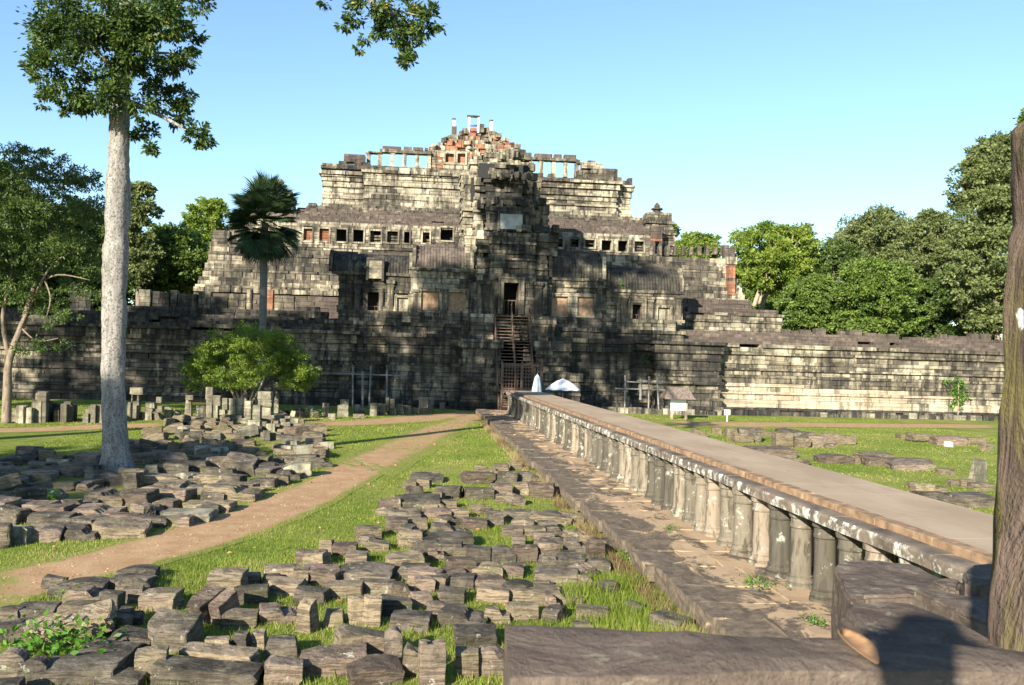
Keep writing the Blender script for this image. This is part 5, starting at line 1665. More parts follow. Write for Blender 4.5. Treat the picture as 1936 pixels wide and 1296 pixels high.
LF = 'rubble field around the pale-trunked tree'
def zl(*t): return (t[0] / 2.842, t[1] / 2.842, 840 + t[2] / 2.842, 840 + t[3] / 2.842)
leftf = [zl(115, 290, 440, 530), zl(255, 430, 445, 500), zl(490, 745, 448, 512), zl(355, 495, 472, 522), zl(0, 132, 450, 542), zl(395, 605, 345, 408), zl(525, 660, 285, 348), zl(640, 800, 262, 350), zl(805, 1000, 250, 318), zl(800, 990, 222, 262), zl(1130, 1370, 218, 308), zl(1050, 1220, 160, 215), zl(720, 920, 168, 225),
         zl(1525, 1660, 110, 182), zl(1430, 1540, 168, 222), zl(1000, 1222, 312, 372), zl(870, 1110, 378, 425), zl(680, 850, 352, 398), zl(100, 300, 262, 312), zl(130, 260, 318, 378), zl(0, 130, 318, 362), zl(310, 390, 305, 362), zl(385, 500, 315, 362), zl(400, 545, 402, 450), zl(160, 340, 400, 440), zl(590, 720, 395, 440), zl(720, 880, 405, 455), zl(890, 1010, 415, 450), zl(1080, 1190, 262, 312), zl(1000, 1100, 232, 275), zl(1050, 1160, 332, 385), zl(920, 1060, 160, 205), zl(395, 530, 55, 110), zl(710, 835, 52, 105), zl(170, 260, 205, 255), zl(260, 385, 210, 255), zl(0, 75, 210, 265), zl(415, 500, 215, 260),
         zl(120, 260, 150, 205), zl(250, 460, 120, 170), zl(0, 130, 170, 215), zl(20, 160, 62, 105), zl(210, 275, 42, 98), zl(268, 330, 65, 105), zl(1220, 1340, 75, 130), zl(960, 1110, 95, 150), zl(1110, 1210, 75, 120), zl(1495, 1690, 62, 110), zl(1300, 1420, 130, 165), zl(1390, 1530, 108, 150), zl(835, 960, 50, 92)]
for b in leftf:
    block_px(LF, *b, r, mat=M['block_pale'] if r.random() < 0.22 else None)
def in_poly(x, y, poly):
    c_ = False
    j = len(poly) - 1
    for i in range(len(poly)):
        (xi, yi), (xj, yj) = poly[i], poly[j]
        if (yi > y) != (yj > y) and x < (xj - xi) * (y - yi) / (yj - yi) + xi:
            c_ = not c_
        j = i
    return c_
def in_poly_np(x, y, poly):
    c_ = np.zeros(len(x), bool)
    j = len(poly) - 1
    for i in range(len(poly)):
        (xi, yi), (xj, yj) = poly[i], poly[j]
        if yi != yj:
            c_ ^= ((yi > y) != (yj > y)) & (x < (xj - xi) * (y - yi) / (yj - yi) + xi)
        j = i
    return c_
def fill(zone, polypx, n, size, seed, hr=(0.25, 0.45), pale=0.2, sep=0.78):
    rf = random.Random(seed)
    poly = [(p.x, p.y) for p in (onZ(a, b, 0) for a, b in polypx)]
    x0, x1 = min(p[0] for p in poly), max(p[0] for p in poly); y0, y1 = min(p[1] for p in poly), max(p[1] for p in poly)
    k = 0
    for t in range(n * 60):
        if k >= n: break
        x, y = rf.uniform(x0, x1), rf.uniform(y0, y1)
        if not in_poly(x, y, poly): continue
        w = rf.uniform(*size); d = w * rf.uniform(0.5, 0.9)
        rad = max(w, d) / 2
        if any((x - a) ** 2 + (y - b) ** 2 < ((rad + q) * sep) ** 2 for a, b, q in OCC): continue
        if (x - TB.x) ** 2 + (y - TB.y) ** 2 < 1.6: continue
        tl = rf.random() < 0.18
        place_block(zone, x, y, w, d, rf.uniform(*hr), rf.uniform(-0.5, 0.5) if rf.random() < 0.8 else rf.uniform(0, 3), rf.uniform(-0.3, 0.3) if tl else rf.uniform(-0.06, 0.06), rf.uniform(-0.3, 0.3) if tl else rf.uniform(-0.06, 0.06), None, M['block_pale'] if rf.random() < pale else None, r=rf)
        k += 1
fill(LF, [(-30, 880), (60, 865), (160, 868), (270, 830), (310, 805), (420, 796), (560, 792), (628, 838), (610, 885), (500, 945), (400, 985), (270, 1012), (40, 1030), (-40, 1040)], 175, (0.5, 1.15), 71, (0.25, 0.5), 0.15, 0.66)
fill(FR, [(-20, 1150), (100, 1110), (230, 1085), (430, 1085), (640, 1040), (745, 945), (800, 895), (990, 880), (1060, 950), (1130, 1015), (1210, 1110), (1290, 1200), (960, 1300), (-20, 1310)], 60, (0.28, 0.6), 72, (0.2, 0.34), 0.05, 0.62)

# stacked and standing fragments in front of the left terrace wall
SW = 'row of carved fragments along the left terrace wall'
def zs(*t): return (230 + t[0] / 5.867, 230 + t[1] / 5.867, 700 + t[2] / 5.867, 700 + t[3] / 5.867)
def zw(*t): return (600 + t[0] / 4.84, 600 + t[1] / 4.84, 580 + t[2] / 4.84, 580 + t[3] / 4.84)
def stand(bx, zone=SW, lift_to=None, mat='block_pale', kind='plain', dk=0.7):
    """upright stone; lift_to = pixel row on the ground below it when it rests on another stone"""
    x0, x1, y0, y1 = bx
    g = onZ((x0 + x1) / 2, (lift_to or y1), 0.0)
    x0_, x1_, z0, z1 = rect(x0, y0, x1, y1, g.y)
    z0 = max(0.0, z0) if lift_to else -0.05
    place_block(zone, (x0_ + x1_) / 2, g.y + 0.2, x1_ - x0_, max(0.35, (x1_ - x0_) * dk), z1 - z0, r.uniform(-0.12, 0.12), 0.0, 0.0, RB[KINDS.index(kind)], M[mat], z=z0, r=r)
G0 = 798
for t, lo, kd in [((100, 190, 350, 560), None, 'plain'), ((105, 120, 270, 352), G0, 'plain'), ((165, 190, 270, 352), G0, 'plain'), ((85, 240, 195, 272), G0, 'plain'), ((690, 775, 330, 570), None, 'taper'), ((700, 790, 282, 332), G0, 'plain'), ((930, 1000, 330, 490), G0 - 1, 'plain'), ((925, 1005, 190, 332), G0 - 1, 'plain'), ((930, 1000, 488, 545), None, 'plain'),
                  ((1008, 1066, 395, 575), None, 'plain'), ((1004, 1096, 285, 396), G0, 'plain'), ((1070, 1150, 440, 500), G0, 'plain'), ((1075, 1150, 498, 560), None, 'plain'), ((1108, 1168, 312, 392), G0 + 1, 'plain'), ((1108, 1168, 392, 440), G0 + 1, 'plain'), ((1176, 1256, 318, 392), G0 + 1, 'plain'), ((1180, 1256, 392, 500), G0 + 1, 'plain'), ((1262, 1345, 315, 388), G0 + 1, 'plain'), ((1265, 1340, 388, 420), G0 + 1, 'plain'),
                  ((1108, 1345, 500, 585), None, 'plain'), ((1265, 1345, 420, 500), G0 + 1, 'plain'), ((1350, 1432, 345, 430), G0 + 2, 'plain'), ((1350, 1432, 430, 590), None, 'plain'), ((1448, 1540, 392, 558), G0 + 14, 'plain'), ((1395, 1540, 560, 690), None, 'plain'), ((1505, 1665, 240, 332), G0 + 4, 'plain'), ((1510, 1670, 332, 405), G0 + 4, 'plain'), ((1545, 1650, 405, 500), G0 + 4, 'plain'), ((1545, 1700, 500, 560), G0 + 4, 'plain'), ((1550, 1690, 558, 610), None, 'plain'),
                  ((1690, 1738, 240, 520), None, 'round'), ((1560, 1640, 675, 790), None, 'plain'), ((1600, 1695, 600, 690), None, 'plain'), ((255, 365, 365, 420), G0, 'plain'), ((250, 345, 420, 470), G0, 'wedge'), ((360, 450, 400, 470), G0, 'plain'), ((375, 442, 300, 366), G0, 'plain'), ((200, 330, 470, 560), None, 'plain'), ((340, 460, 470, 560), None, 'step'), ((465, 550, 395, 560), None, 'wedge'), ((560, 640, 445, 560), None, 'round'), ((610, 690, 505, 570), None, 'round'), ((820, 925, 400, 520), None, 'plain'), ((55, 100, 360, 570), None, 'plain'),
                  ((1760, 1870, 580, 670), None, 'plain'), ((1870, 1960, 540, 650), None, 'plain')]:
    stand(zs(*t), lift_to=lo, kind=kd)
for t, lo, kd, mt in [((45, 105, 885, 1000), None, 'plain', 'block_pale'), ((95, 165, 980, 1030), None, 'plain', 'block_pale'), ((182, 285, 905, 1010), None, 'plain', 'block_pale'), ((208, 283, 852, 906), 788, 'plain', 'block_pale'), ((335, 390, 900, 985), None, 'plain', 'block_pale'), ((390, 432, 925, 985), None, 'round', 'block_pale'), ((325, 432, 985, 1020), None, 'plain', 'block'), ((480, 548, 885, 1005), None, 'plain', 'block_pale'), ((552, 618, 890, 1000), None, 'plain', 'block_pale'), ((625, 655, 832, 950), 786, 'plain', 'block_pale'), ((658, 706, 845, 930), 786, 'plain', 'block_pale'), ((640, 710, 930, 995), None, 'plain', 'block_pale'),
                  ((722, 782, 895, 992), None, 'plain', 'block_pale'), ((790, 860, 905, 988), None, 'plain', 'block'), ((865, 918, 925, 985), None, 'round', 'block'), ((930, 1012, 828, 925), 785, 'plain', 'block_pale'), ((925, 1010, 925, 978), None, 'plain', 'block'), ((1015, 1050, 890, 965), None, 'plain', 'block'), ((1120, 1165, 880, 955), None, 'plain', 'block')]:
    stand(zw(*t), lift_to=lo, kind=kd, mat=mt)
# heap of small orange rubble
for k in range(16):
    g = onZ(r.uniform(526, 600), r.uniform(778, 795), 0)
    place_block('heap of small orange rubble beside the bush', g.x, g.y, r.uniform(0.3, 0.7), r.uniform(0.3, 0.5), r.uniform(0.2, 0.45), r.uniform(0, 3), r.uniform(-0.4, 0.4), r.uniform(-0.4, 0.4), None, M['curb'] if r.random() < 0.6 else M['block_pale'], r=r)
# stones in the shade behind the trunk
for k in range(34):
    px = r.uniform(8, 186); h = r.uniform(14, 40)
    if 60 < px < 80: h = 55
    w = r.uniform(10, 22)
    stand((px, px + w, 798 - h + r.uniform(-3, 3), 798 + r.uniform(-2, 3)), 'shaded row of fragments behind the pale trunk')

# rubble on the right lawn
RL = 'rubble on the right lawn'
def zr8(*t): return (1200 + t[0] / 2.766, 1200 + t[1] / 2.766, 560 + t[2] / 2.766, 560 + t[3] / 2.766)
for t in [(305, 375, 700, 745), (410, 458, 690, 722), (485, 560, 698, 750), (560, 665, 700, 768), (525, 620, 725, 770), (620, 730, 695, 738), (740, 830, 720, 795), (770, 900, 700, 740), (835, 945, 712, 770), (845, 920, 740, 798), (915, 1000, 735, 795), (985, 1075, 722, 778), (1060, 1160, 735, 780), (985, 1145, 830, 880), (1140, 1200, 838, 880), (1195, 1350, 822, 860), (1205, 1320, 840, 888), (1310, 1560, 850, 885), (1370, 1570, 868, 915), (1600, 1680, 905, 938),
          (1392, 1475, 722, 752), (1462, 1590, 725, 768), (1592, 1740, 738, 785), (1740, 1840, 742, 780), (1820, 1875, 770, 812), (1470, 1570, 978, 1045), (1490, 1630, 1020, 1075), (1560, 1640, 995, 1035), (1620, 1745, 1055, 1105), (1690, 1880, 1030, 1105), (1710, 1775, 960, 1005), (1650, 1705, 972, 1000), (1435, 1475, 985, 1008), (1780, 1880, 975, 1020), (1000, 1060, 780, 800), (700, 735, 715, 738)]:
    block_px(RL, *zr8(*t), r)
o = block_px('right lawn', *zr8(1762, 1850, 862, 1000), r, rz=0.2, ty=0.12, kind='taper', mat=M['block_pale'], dk=0.4)
o['label'] = 'pale upright pointed stone standing on the right lawn by the pillar'
block_px(RL, *zr8(1630, 1665, 765, 792), r, mat=M['concrete'])['label'] = 'small white stone lying among the right lawn rubble'
# long flat slabs along the walkway's far side
for t, hh in [((600, 850, 795, 850), 0.25), ((770, 920, 850, 885), 0.2)]:
    x0, x1, y0, y1 = zr8(*t)
    block_px(RL, x0, x1, y0, y1, r, dk=0.5)

# labels: what it looks like, and its row and place in its field
ORD = ['first', 'second', 'third', 'fourth', 'fifth', 'sixth', 'seventh', 'eighth', 'ninth', 'tenth', 'eleventh', 'twelfth', 'thirteenth', 'fourteenth', 'fifteenth', 'sixteenth', 'seventeenth', 'eighteenth', 'nineteenth', 'twentieth', 'twenty-first', 'twenty-second', 'twenty-third', 'twenty-fourth', 'twenty-fifth', 'twenty-sixth', 'twenty-seventh', 'twenty-eighth', 'twenty-ninth', 'thirtieth',
       'thirty-first', 'thirty-second', 'thirty-third', 'thirty-fourth', 'thirty-fifth', 'thirty-sixth', 'thirty-seventh', 'thirty-eighth', 'thirty-ninth', 'fortieth', 'forty-first', 'forty-second', 'forty-third', 'forty-fourth', 'forty-fifth', 'forty-sixth', 'forty-seventh', 'forty-eighth', 'forty-ninth', 'fiftieth']
SHORT = {FR: 'front rubble', LF: 'left rubble', SW: 'left wall fragments', RL: 'right lawn rubble', 'shaded row of fragments behind the pale trunk': 'shaded fragments behind trunk', 'heap of small orange rubble beside the bush': 'orange rubble heap'}
# the 300 that show largest stay single stones; the smallest of the far ones are joined
BLOCKS.sort(key=lambda b: b[4] * b[6] / (b[2] ** 2 + b[3] ** 2), reverse=True)
small = [b for b in BLOCKS[292:] if 'label' not in b[0]]
BLOCKS = [b for b in BLOCKS if b not in small]
mbs = MB()
for b in small:
    o = b[0]
    mw = Matrix.LocRotScale(o.location, o.rotation_euler, o.scale)
    pale_ = 1 if o.material_slots[0].material is M['block_pale'] else 0
    mbs.add([mw @ v.co for v in o.data.vertices], [tuple(p.vertices) for p in o.data.polygons], pale_)
    bpy.data.objects.remove(o)
o = link('small_rubble', mbs.mesh('small_rubble', mats=[M['block'], M['block_pale']]))
o['kind'] = 'stuff'; tag(o, 'small far rubble scattered between the larger sandstone blocks', 'rubble')
zones = {}
for b in BLOCKS:
    zones.setdefault(b[1], []).append(b)
for zn, bl_ in zones.items():
    bl_.sort(key=lambda b: b[3])
    nrow = max(1, round(len(bl_) / 13))
    per = math.ceil(len(bl_) / nrow)
    for k in range(0, len(bl_), per):
        row = sorted(bl_[k:k + per], key=lambda b: b[2] / b[3])
        for i, (o, z_, x, y, w, d, h, tl) in enumerate(row):
            if 'label' not in o:
                shape = 'tilted' if tl else ('upright' if h > 1.15 * w else ('long low' if w > 2.2 * h else ('small' if w * h < 0.12 else 'squat')))
                o['label'] = f"{shape} sandstone block, {ORD[i]} from left, {ORD[k // per]} nearest row of {SHORT.get(zn, zn)}"
            o['category'] = 'stone block'
            o['group'] = SHORT.get(zn, zn)

# ------------------------------------------------------------------ pavilion stones in the foreground right
r = random.Random(9)
def big_stone(name, label, polypx, z1, z0, mat, seed, cat='stone block'):
    """stone with a flat top whose top outline is given in photograph pixels at height z1"""
    P = [onZ(a, b, z1) for a, b in polypx]
    bm = bmesh.new()
    vt = [bm.verts.new((p.x, p.y, z1)) for p in P]; vb = [bm.verts.new((p.x, p.y, z0)) for p in P]
    bm.faces.new(vt[::-1] if False else vt); bm.faces.new(vb[::-1])
    n = len(P)
    for i in range(n):
        bm.faces.new((vt[i], vb[i], vb[(i + 1) % n], vt[(i + 1) % n]))
    bmesh.ops.recalc_face_normals(bm, faces=list(bm.faces))
    bmesh.ops.bevel(bm, geom=[e for e in bm.edges], offset=0.03, segments=2, affect='EDGES')
    bmesh.ops.triangulate(bm, faces=list(bm.faces))
    for _ in range(3):
        bmesh.ops.subdivide_edges(bm, edges=[e for e in bm.edges if e.calc_length() > 0.22], cuts=1)
        bmesh.ops.triangulate(bm, faces=[f for f in bm.faces if len(f.verts) > 3])
    for v in bm.verts:
        v.co += noise.noise_vector(v.co * 1.8 + Vector((seed, 0, 0))) * 0.028 + noise.noise_vector(v.co * 6.0 + Vector((seed, 9, 0))) * 0.018
    me = bpy.data.meshes.new(name); bm.to_mesh(me); bm.free()
    o = link(name, me, M[mat])
    return tag(o, label, cat)
def grey_stone():
    t = NT('platform_sandstone', 0.95, 0.04)
    p = t.pos()
    a = t.noise(p, 3.2, 8, 0.7, 0.8); b = t.noise(p, 30, 6, 0.75); w = t.noise(t.pos((1, 1, 3)), 5.0, 6, 0.7)
    c = t.mix(t.ramp(a, 0.3, 0.7), (0.080, 0.062, 0.052), (0.185, 0.145, 0.115))
    c = t.mix(t.math('MULTIPLY', t.ramp(b, 0.48, 0.66), 0.45), c, (0.080, 0.062, 0.052))
    c = t.mix(t.math('MULTIPLY', t.ramp(w, 0.585, 0.64), 0.55), c, (0.28, 0.26, 0.19))
    t.color(c); t.bump(t.math('MULTIPLY_ADD', b, 0.35, a), 0.9, 0.05)
    return t.mat
M['grey'] = grey_stone()
big_stone('platform_stone', 'large flat grey platform stone beside the near end of the causeway', [(1574, 1070), (1590, 1062), (1660, 1060), (1720, 1066), (1800, 1098), (1880, 1128), (1960, 1160), (1980, 1200), (1840, 1165), (1740, 1128), (1640, 1128), (1606, 1138)], 2.02, 0.1, 'grey', 3)
big_stone('platform_stone', 'nearer grey platform stone with white lichen spot on its corner', [(1592, 1158), (1604, 1148), (1660, 1136), (1720, 1134), (1800, 1164), (1900, 1215), (1990, 1270), (1990, 1360), (1750, 1300), (1620, 1205)], 3.36, 0.1, 'grey', 8)
ms = big_stone('carved_moulding', 'carved lotus moulding stone lying beside the near pillar', [(1728, 1116), (1742, 1110), (1860, 1130), (1900, 1150), (1900, 1185), (1850, 1170), (1800, 1150)], 2.28, 1.98, 'grey', 5)
big_stone('moulding_stone', 'small angular grey stone behind the carved moulding', [(1757, 1094), (1800, 1092), (1818, 1096), (1812, 1112), (1790, 1108)], 2.22, 1.98, 'grey', 13)
big_stone('moulding_stone', 'grey block half hidden behind the near pillar', [(1818, 1084), (1838, 1068), (1900, 1066), (1910, 1096), (1850, 1104), (1824, 1100)], 2.36, 1.98, 'grey', 21)

# window sill in front of the viewer
def sill():
    z1 = 3.80
    pts = [(955, 1171), (1100, 1172), (1300, 1196), (1590, 1198), (1760, 1205), (1880, 1222), (1990, 1246), (2120, 1280), (2120, 1420), (1400, 1262), (1150, 1272), (962, 1276)]
    P = [onZ(a, b, z1) for a, b in pts]
    front_y = 1.30
    P = [onZ(955, 1171, z1), onZ(1180, 1180, z1), onZ(1590, 1197, z1), onZ(1880, 1224, z1), onZ(2200, 1262, z1)]
    bm = bmesh.new()
    back = [Vector((p.x, p.y, z1)) for p in P]
    frontp = [onZ(964, 1268, z1), onZ(1180, 1262, z1), onZ(1590, 1258, z1), onZ(1880, 1262, z1), onZ(2200, 1275, z1)]
    frontp = [Vector((p.x, p.y, z1)) for p in frontp]
    n = 40
    def lerp(L, t):
        s = t * (len(L) - 1); i = min(int(s), len(L) - 2); return L[i].lerp(L[i + 1], s - i)
    grid = []
    for j in range(9):
        rowv = []
        for i in range(n + 1):
            b_, f_ = lerp(back, i / n), lerp(frontp, i / n)
            if j <= 5:
                p = b_.lerp(f_, j / 5)
                e = 0.012 if j in (0, 5) else 0.0
                p = p + Vector((0, 0, -e))
            else:
                p = f_ + Vector((0, -0.01 * (j - 5), -0.10 * (j - 5)))
            p = p + Vector((0, 0, 0.008 * noise.noise(p * 6.0) + 0.004 * noise.noise(p * 21.0)))
            rowv.append(bm.verts.new(p))
        grid.append(rowv)
    rowv = []
    for i in range(n + 1):
        p = lerp(back, i / n); rowv.insert(len(rowv), bm.verts.new(p + Vector((0, 0.01, -0.4))))
    grid.insert(0, rowv)
    for j in range(len(grid) - 1):
        for i in range(n):
            bm.faces.new((grid[j][i], grid[j + 1][i], grid[j + 1][i + 1], grid[j][i + 1]))
    for side in (0, n):
        vs_ = [g_[side] for g_ in grid]
        bm.faces.new(vs_ if side else vs_[::-1])
    bm.faces.new([v for v in grid[0]][::1] + [v for v in grid[-1]][::-1])
    bmesh.ops.recalc_face_normals(bm, faces=list(bm.faces))
    me = bpy.data.meshes.new('window_sill'); bm.to_mesh(me); bm.free()
    me.polygons.foreach_set('use_smooth', [True] * len(me.polygons))
    me.set_sharp_from_angle(angle=math.radians(32))
    o = link('window_sill', me, M['grey'])
    return tag(o, 'blurred dark stone sill in the near foreground with a shadow on it', 'sill')
sill()
# plinth that carries the sill, below the view
mb = MB(); mb.ext(0.35, 4.0, 1.05, 1.40, 0.0, 3.40); mb.ext(-1.6, 4.0, -2.0, 1.05, 0.0, 2.91)
mb.ext(2.1, 2.75, 2.45, 3.0, 0.0, 3.30)
tag(link('pavilion_floor', mb.mesh('pavilion_floor'), M['grey']), 'stone floor and footing of the ruined pavilion under the viewer', 'floor')

# dry leaf on the sill
def leaf_curl():
    c_ = onZ(1622, 1222, 3.80)
    vs, fs = [], []
    n, m = 9, 4
    a = onZ(1588, 1203, 3.80); b = onZ(1658, 1262, 3.80)
    d = (b - a); L = d.length; d.normalize(); sd = Vector((-d.y, d.x, 0))
    for i in range(n + 1):
        t = i / n
        w = 0.024 * math.sin(math.pi * min(1, t * 0.94 + 0.03)) ** 0.8
        for j in range(-m, m + 1):
            u = j / m
            p = a + d * (L * t) + sd * (w * u) + Vector((0, 0, 0.004 + 0.010 * u * u * (1.2 - t) + 0.006 * math.sin(t * 3)))
            vs.append(tuple(p))
    q = 2 * m + 1
    for i in range(n):
        for j in range(2 * m):
            fs.append((i * q + j, i * q + j + 1, (i + 1) * q + j + 1, (i + 1) * q + j))
    me = bpy.data.meshes.new('dry_leaf'); me.from_pydata(vs, [], fs); me.update()
    me.polygons.foreach_set('use_smooth', [True] * len(me.polygons))
    o = link('dry_leaf', me, M['dryleaf'])
    sol = o.modifiers.new('thickness', 'SOLIDIFY'); sol.thickness = 0.0012
    tag(o, 'curled orange-brown dry leaf lying on the foreground sill', 'leaf')
leaf_curl()

# weathered pillar at the right edge
def pillar_mat():
    t = NT('mossy_pillar_stone', 0.92, 0.12)
    a = t.noise(t.pos((2.4, 2.4, 0.55)), 1.9, 6, 0.7, 0.8); b = t.noise(t.pos(), 26, 5, 0.7); g = t.noise(t.pos((1, 1, 0.5)), 3.2, 5, 0.65, 0.5)
    c = t.mix(t.ramp(a, 0.30, 0.68), (0.058, 0.044, 0.036), (0.175, 0.125, 0.100))
    c = t.mix(t.math('MULTIPLY', t.ramp(g, 0.42, 0.62), 0.75), c, (0.165, 0.145, 0.045))
    c = t.mix(t.math('MULTIPLY', t.ramp(b, 0.5, 0.7), 0.35), c, (0.06, 0.05, 0.035))
    t.color(c); t.bump(t.math('MULTIPLY_ADD', b, 0.3, t.math('MULTIPLY', a, 1.2)), 1.0, 0.07)
    return t
PMAT = pillar_mat()
M['pillar'] = PMAT.mat
def near_pillar():
    Y = 2.65
    rows_ = [(240, 1905), (252, 1891), (300, 1889), (380, 1893), (430, 1903), (450, 1893), (490, 1884), (560, 1877), (640, 1872), (700, 1875), (760, 1872), (850, 1873), (950, 1872), (1040, 1864), (1100, 1858), (1180, 1853), (1226, 1851)]
    bm = bmesh.new()
    seg = 28
    rings = []
    W = 0.50
    zs_ = []
    for (py, px) in rows_:
        p = onY(px, py, Y + 0.40); zs_.append((p.z, p.x))
    zs_.sort()
    zlo, zhi = zs_[0][0] - 0.06, zs_[-1][0]
    n = 70
    for k in range(n + 1):
        z = zlo + (zhi - zlo) * k / n
        i = max(j for j in range(len(zs_)) if zs_[j][0] <= z + 1e-6) if z >= zs_[0][0] else 0
        i = min(i, len(zs_) - 2)
        u = min(1, max(0, (z - zs_[i][0]) / (zs_[i + 1][0] - zs_[i][0])))
        xl = zs_[i][1] + (zs_[i + 1][1] - zs_[i][1]) * u
        ring = []
        for s in range(seg):
            a = 2 * math.pi * s / seg
            ca, sa = math.cos(a), math.sin(a)
            e = 0.42
            ux = math.copysign(abs(ca) ** e, ca); uy = math.copysign(abs(sa) ** e, sa)
            x = xl + W / 2 + ux * W / 2; y = Y + 0.2 + uy * 0.22
            dd = 0.026 * noise.noise(Vector((x * 7, y * 7, z * 1.6))) + 0.010 * noise.noise(Vector((x * 22, y * 22, z * 7))) - 0.030 * max(0, 0.25 - abs(noise.noise(Vector((a * 2.6, 2.0, z * 0.8))))) * 4 * 0.6
            zz = z
            if z > zhi - 0.10:
                zz = z + max(0, (x - xl)) * 0.22 * (z - zhi + 0.10) / 0.10
            ring.append(bm.verts.new((x + ux * dd, y + uy * dd, zz)))
        rings.append(ring)
    for k in range(n):
        for s in range(seg):
            bm.faces.new((rings[k][s], rings[k][(s + 1) % seg], rings[k + 1][(s + 1) % seg], rings[k + 1][s]))
    bm.faces.new(rings[-1]); bm.faces.new(rings[0][::-1])
    bmesh.ops.recalc_face_normals(bm, faces=list(bm.faces))
    me = bpy.data.meshes.new('pillar_shaft'); bm.to_mesh(me); bm.free()
    me.polygons.foreach_set('use_smooth', [True] * len(me.polygons))
    t = thing('stone_pillar', 'weathered mossy stone pillar leaning in at the right edge', 'pillar', (zs_[0][1] + W / 2, Y + 0.2, zlo))
    child('shaft', me, M['pillar'], t)
    from mathutils.bvhtree import BVHTree
    bv = BVHTree.FromPolygons([v.co.copy() for v in me.vertices], [tuple(p.vertices) for p in me.polygons])
    for (px, py, w) in [(1930, 600, 0.030), (1889, 730, 0.026)]:          # two crusts of white lichen on the stone
        h_ = bv.ray_cast(EYE, ray(px, py).normalized())[0]
        if h_ is None: continue
        nt = PMAT
        geo = nt.new('ShaderNodeNewGeometry').outputs['Position']
        sub_ = nt.new('ShaderNodeVectorMath', operation='SUBTRACT'); nt.l.new(geo, sub_.inputs[0]); sub_.inputs[1].default_value = tuple(h_)
        mul_ = nt.new('ShaderNodeVectorMath', operation='MULTIPLY'); nt.l.new(sub_.outputs[0], mul_.inputs[0]); mul_.inputs[1].default_value = (1.6, 1.0, 0.8)
        len_ = nt.new('ShaderNodeVectorMath', operation='LENGTH'); nt.l.new(mul_.outputs[0], len_.inputs[0])
        dist_ = nt.math('ADD', len_.outputs['Value'], nt.math('MULTIPLY_ADD', nt.noise(nt.pos(), 22, 4, 0.7), 0.09, -0.045))
        f_ = nt.ramp(dist_, w * 0.85, w * 1.1, 1.0, 0.0)
        cur = nt.b.inputs['Base Color'].links[0].from_socket
        nt.color(nt.mix(f_, cur, (0.62, 0.62, 0.57)))
near_pillar()

# ------------------------------------------------------------------ parasols, boards, racks
def closed_parasol():
    Y = 67.2
    g = onY(1015, 745, Y)
    t = thing('closed_parasol', 'closed pale blue parasol standing at the far end of the causeway', 'parasol', (g.x, Y, Z_DECK))
    mb = MB(); mb.tube([(g.x, Y, Z_DECK - 0.02), (g.x, Y, onY(1015, 707, Y).z)], [0.03, 0.025], 8); child('pole', mb.mesh('pole'), M['metal'], t)
    vs, fs = [], []
    seg = 24
    lev = [(709, 1.2), (714, 4), (722, 5.5), (733, 7), (744, 8.5)]
    for (py, rp) in lev:
        z = onY(1015, py, Y).z
        for s in range(seg):
            a = 2 * math.pi * s / seg
            rr_ = rp * Y / F * (1 + 0.22 * math.cos(a * 8))
            vs.append((g.x + math.cos(a) * rr_, Y + math.sin(a) * rr_, z))
    for i in range(len(lev) - 1):
        for s in range(seg):
            fs.append((i * seg + s, i * seg + (s + 1) % seg, (i + 1) * seg + (s + 1) % seg, (i + 1) * seg + s))
    fs.append(tuple(range(seg)))
    me = bpy.data.meshes.new('canopy'); me.from_pydata(vs, [], fs); me.update()
    child('canopy', me, M['canvas_blue'], t)
closed_parasol()
def open_parasol():
    Y = 66.5
    g = onY(1064, 742, Y)
    t = thing('open_parasol', 'open white parasol beside the far end of the causeway', 'parasol', (g.x, Y, 0))
    zt, zb_ = onY(1064, 716, Y).z, onY(1064, 738, Y).z
    mb = MB(); mb.tube([(g.x, Y, 0), (g.x, Y, zt - 0.02)], [0.03, 0.03], 8); child('pole', mb.mesh('pole'), M['metal'], t)
    vs, fs = [(g.x, Y, zt)], []
    n = 8
    R = 34 * Y / F
    for lv, (rad, zz) in enumerate([(0.35, 0.22), (0.7, 0.55), (1.0, 1.0)]):
        for s in range(n * 2):
            a = 2 * math.pi * s / (n * 2)
            k = 1.0 if s % 2 == 0 else 0.93
            z = zt - (zt - zb_) * zz + (0.05 if s % 2 and lv == 2 else 0)
            vs.append((g.x + math.cos(a) * R * rad * k, Y + math.sin(a) * R * rad * k, z))
    m = n * 2
    for s in range(m):
        fs.append((0, 1 + s, 1 + (s + 1) % m))
        for lv in range(2):
            fs.append((1 + lv * m + s, 1 + (lv + 1) * m + s, 1 + (lv + 1) * m + (s + 1) % m, 1 + lv * m + (s + 1) % m))
    me = bpy.data.meshes.new('canopy'); me.from_pydata(vs, [], fs); me.update()
    child('canopy', me, M['canvas'], t)
    for s in range(n):
        a = 2 * math.pi * s / n
        mb = MB(); mb.tube([(g.x, Y, zt - 0.35), (g.x + math.cos(a) * R * 0.95, Y + math.sin(a) * R * 0.95, zb_ - 0.01)], [0.012, 0.012], 5)
        child('rib', mb.mesh('rib'), M['metal'], t)
    # covered table below
    x0, x1, z0, z1 = rect(1036, 742, 1128, 790, Y + 1.2)
    tb = thing('covered_table', 'black covered table in the shade under the white parasol', 'table', ((x0 + x1) / 2, Y + 1.2, 0))
    mb = MB(); mb.ext(x0 + 0.3, x1 - 0.9, Y + 0.9, Y + 1.9, 0.0, 1.15); child('cover', mb.mesh('cover'), M['black'], tb)
    mb = MB(); mb.ext(x0 + 0.25, x1 - 0.85, Y + 0.85, Y + 1.95, 1.15, 1.2); child('table_top', mb.mesh('table_top'), M['wood_dark'], tb)
open_parasol()
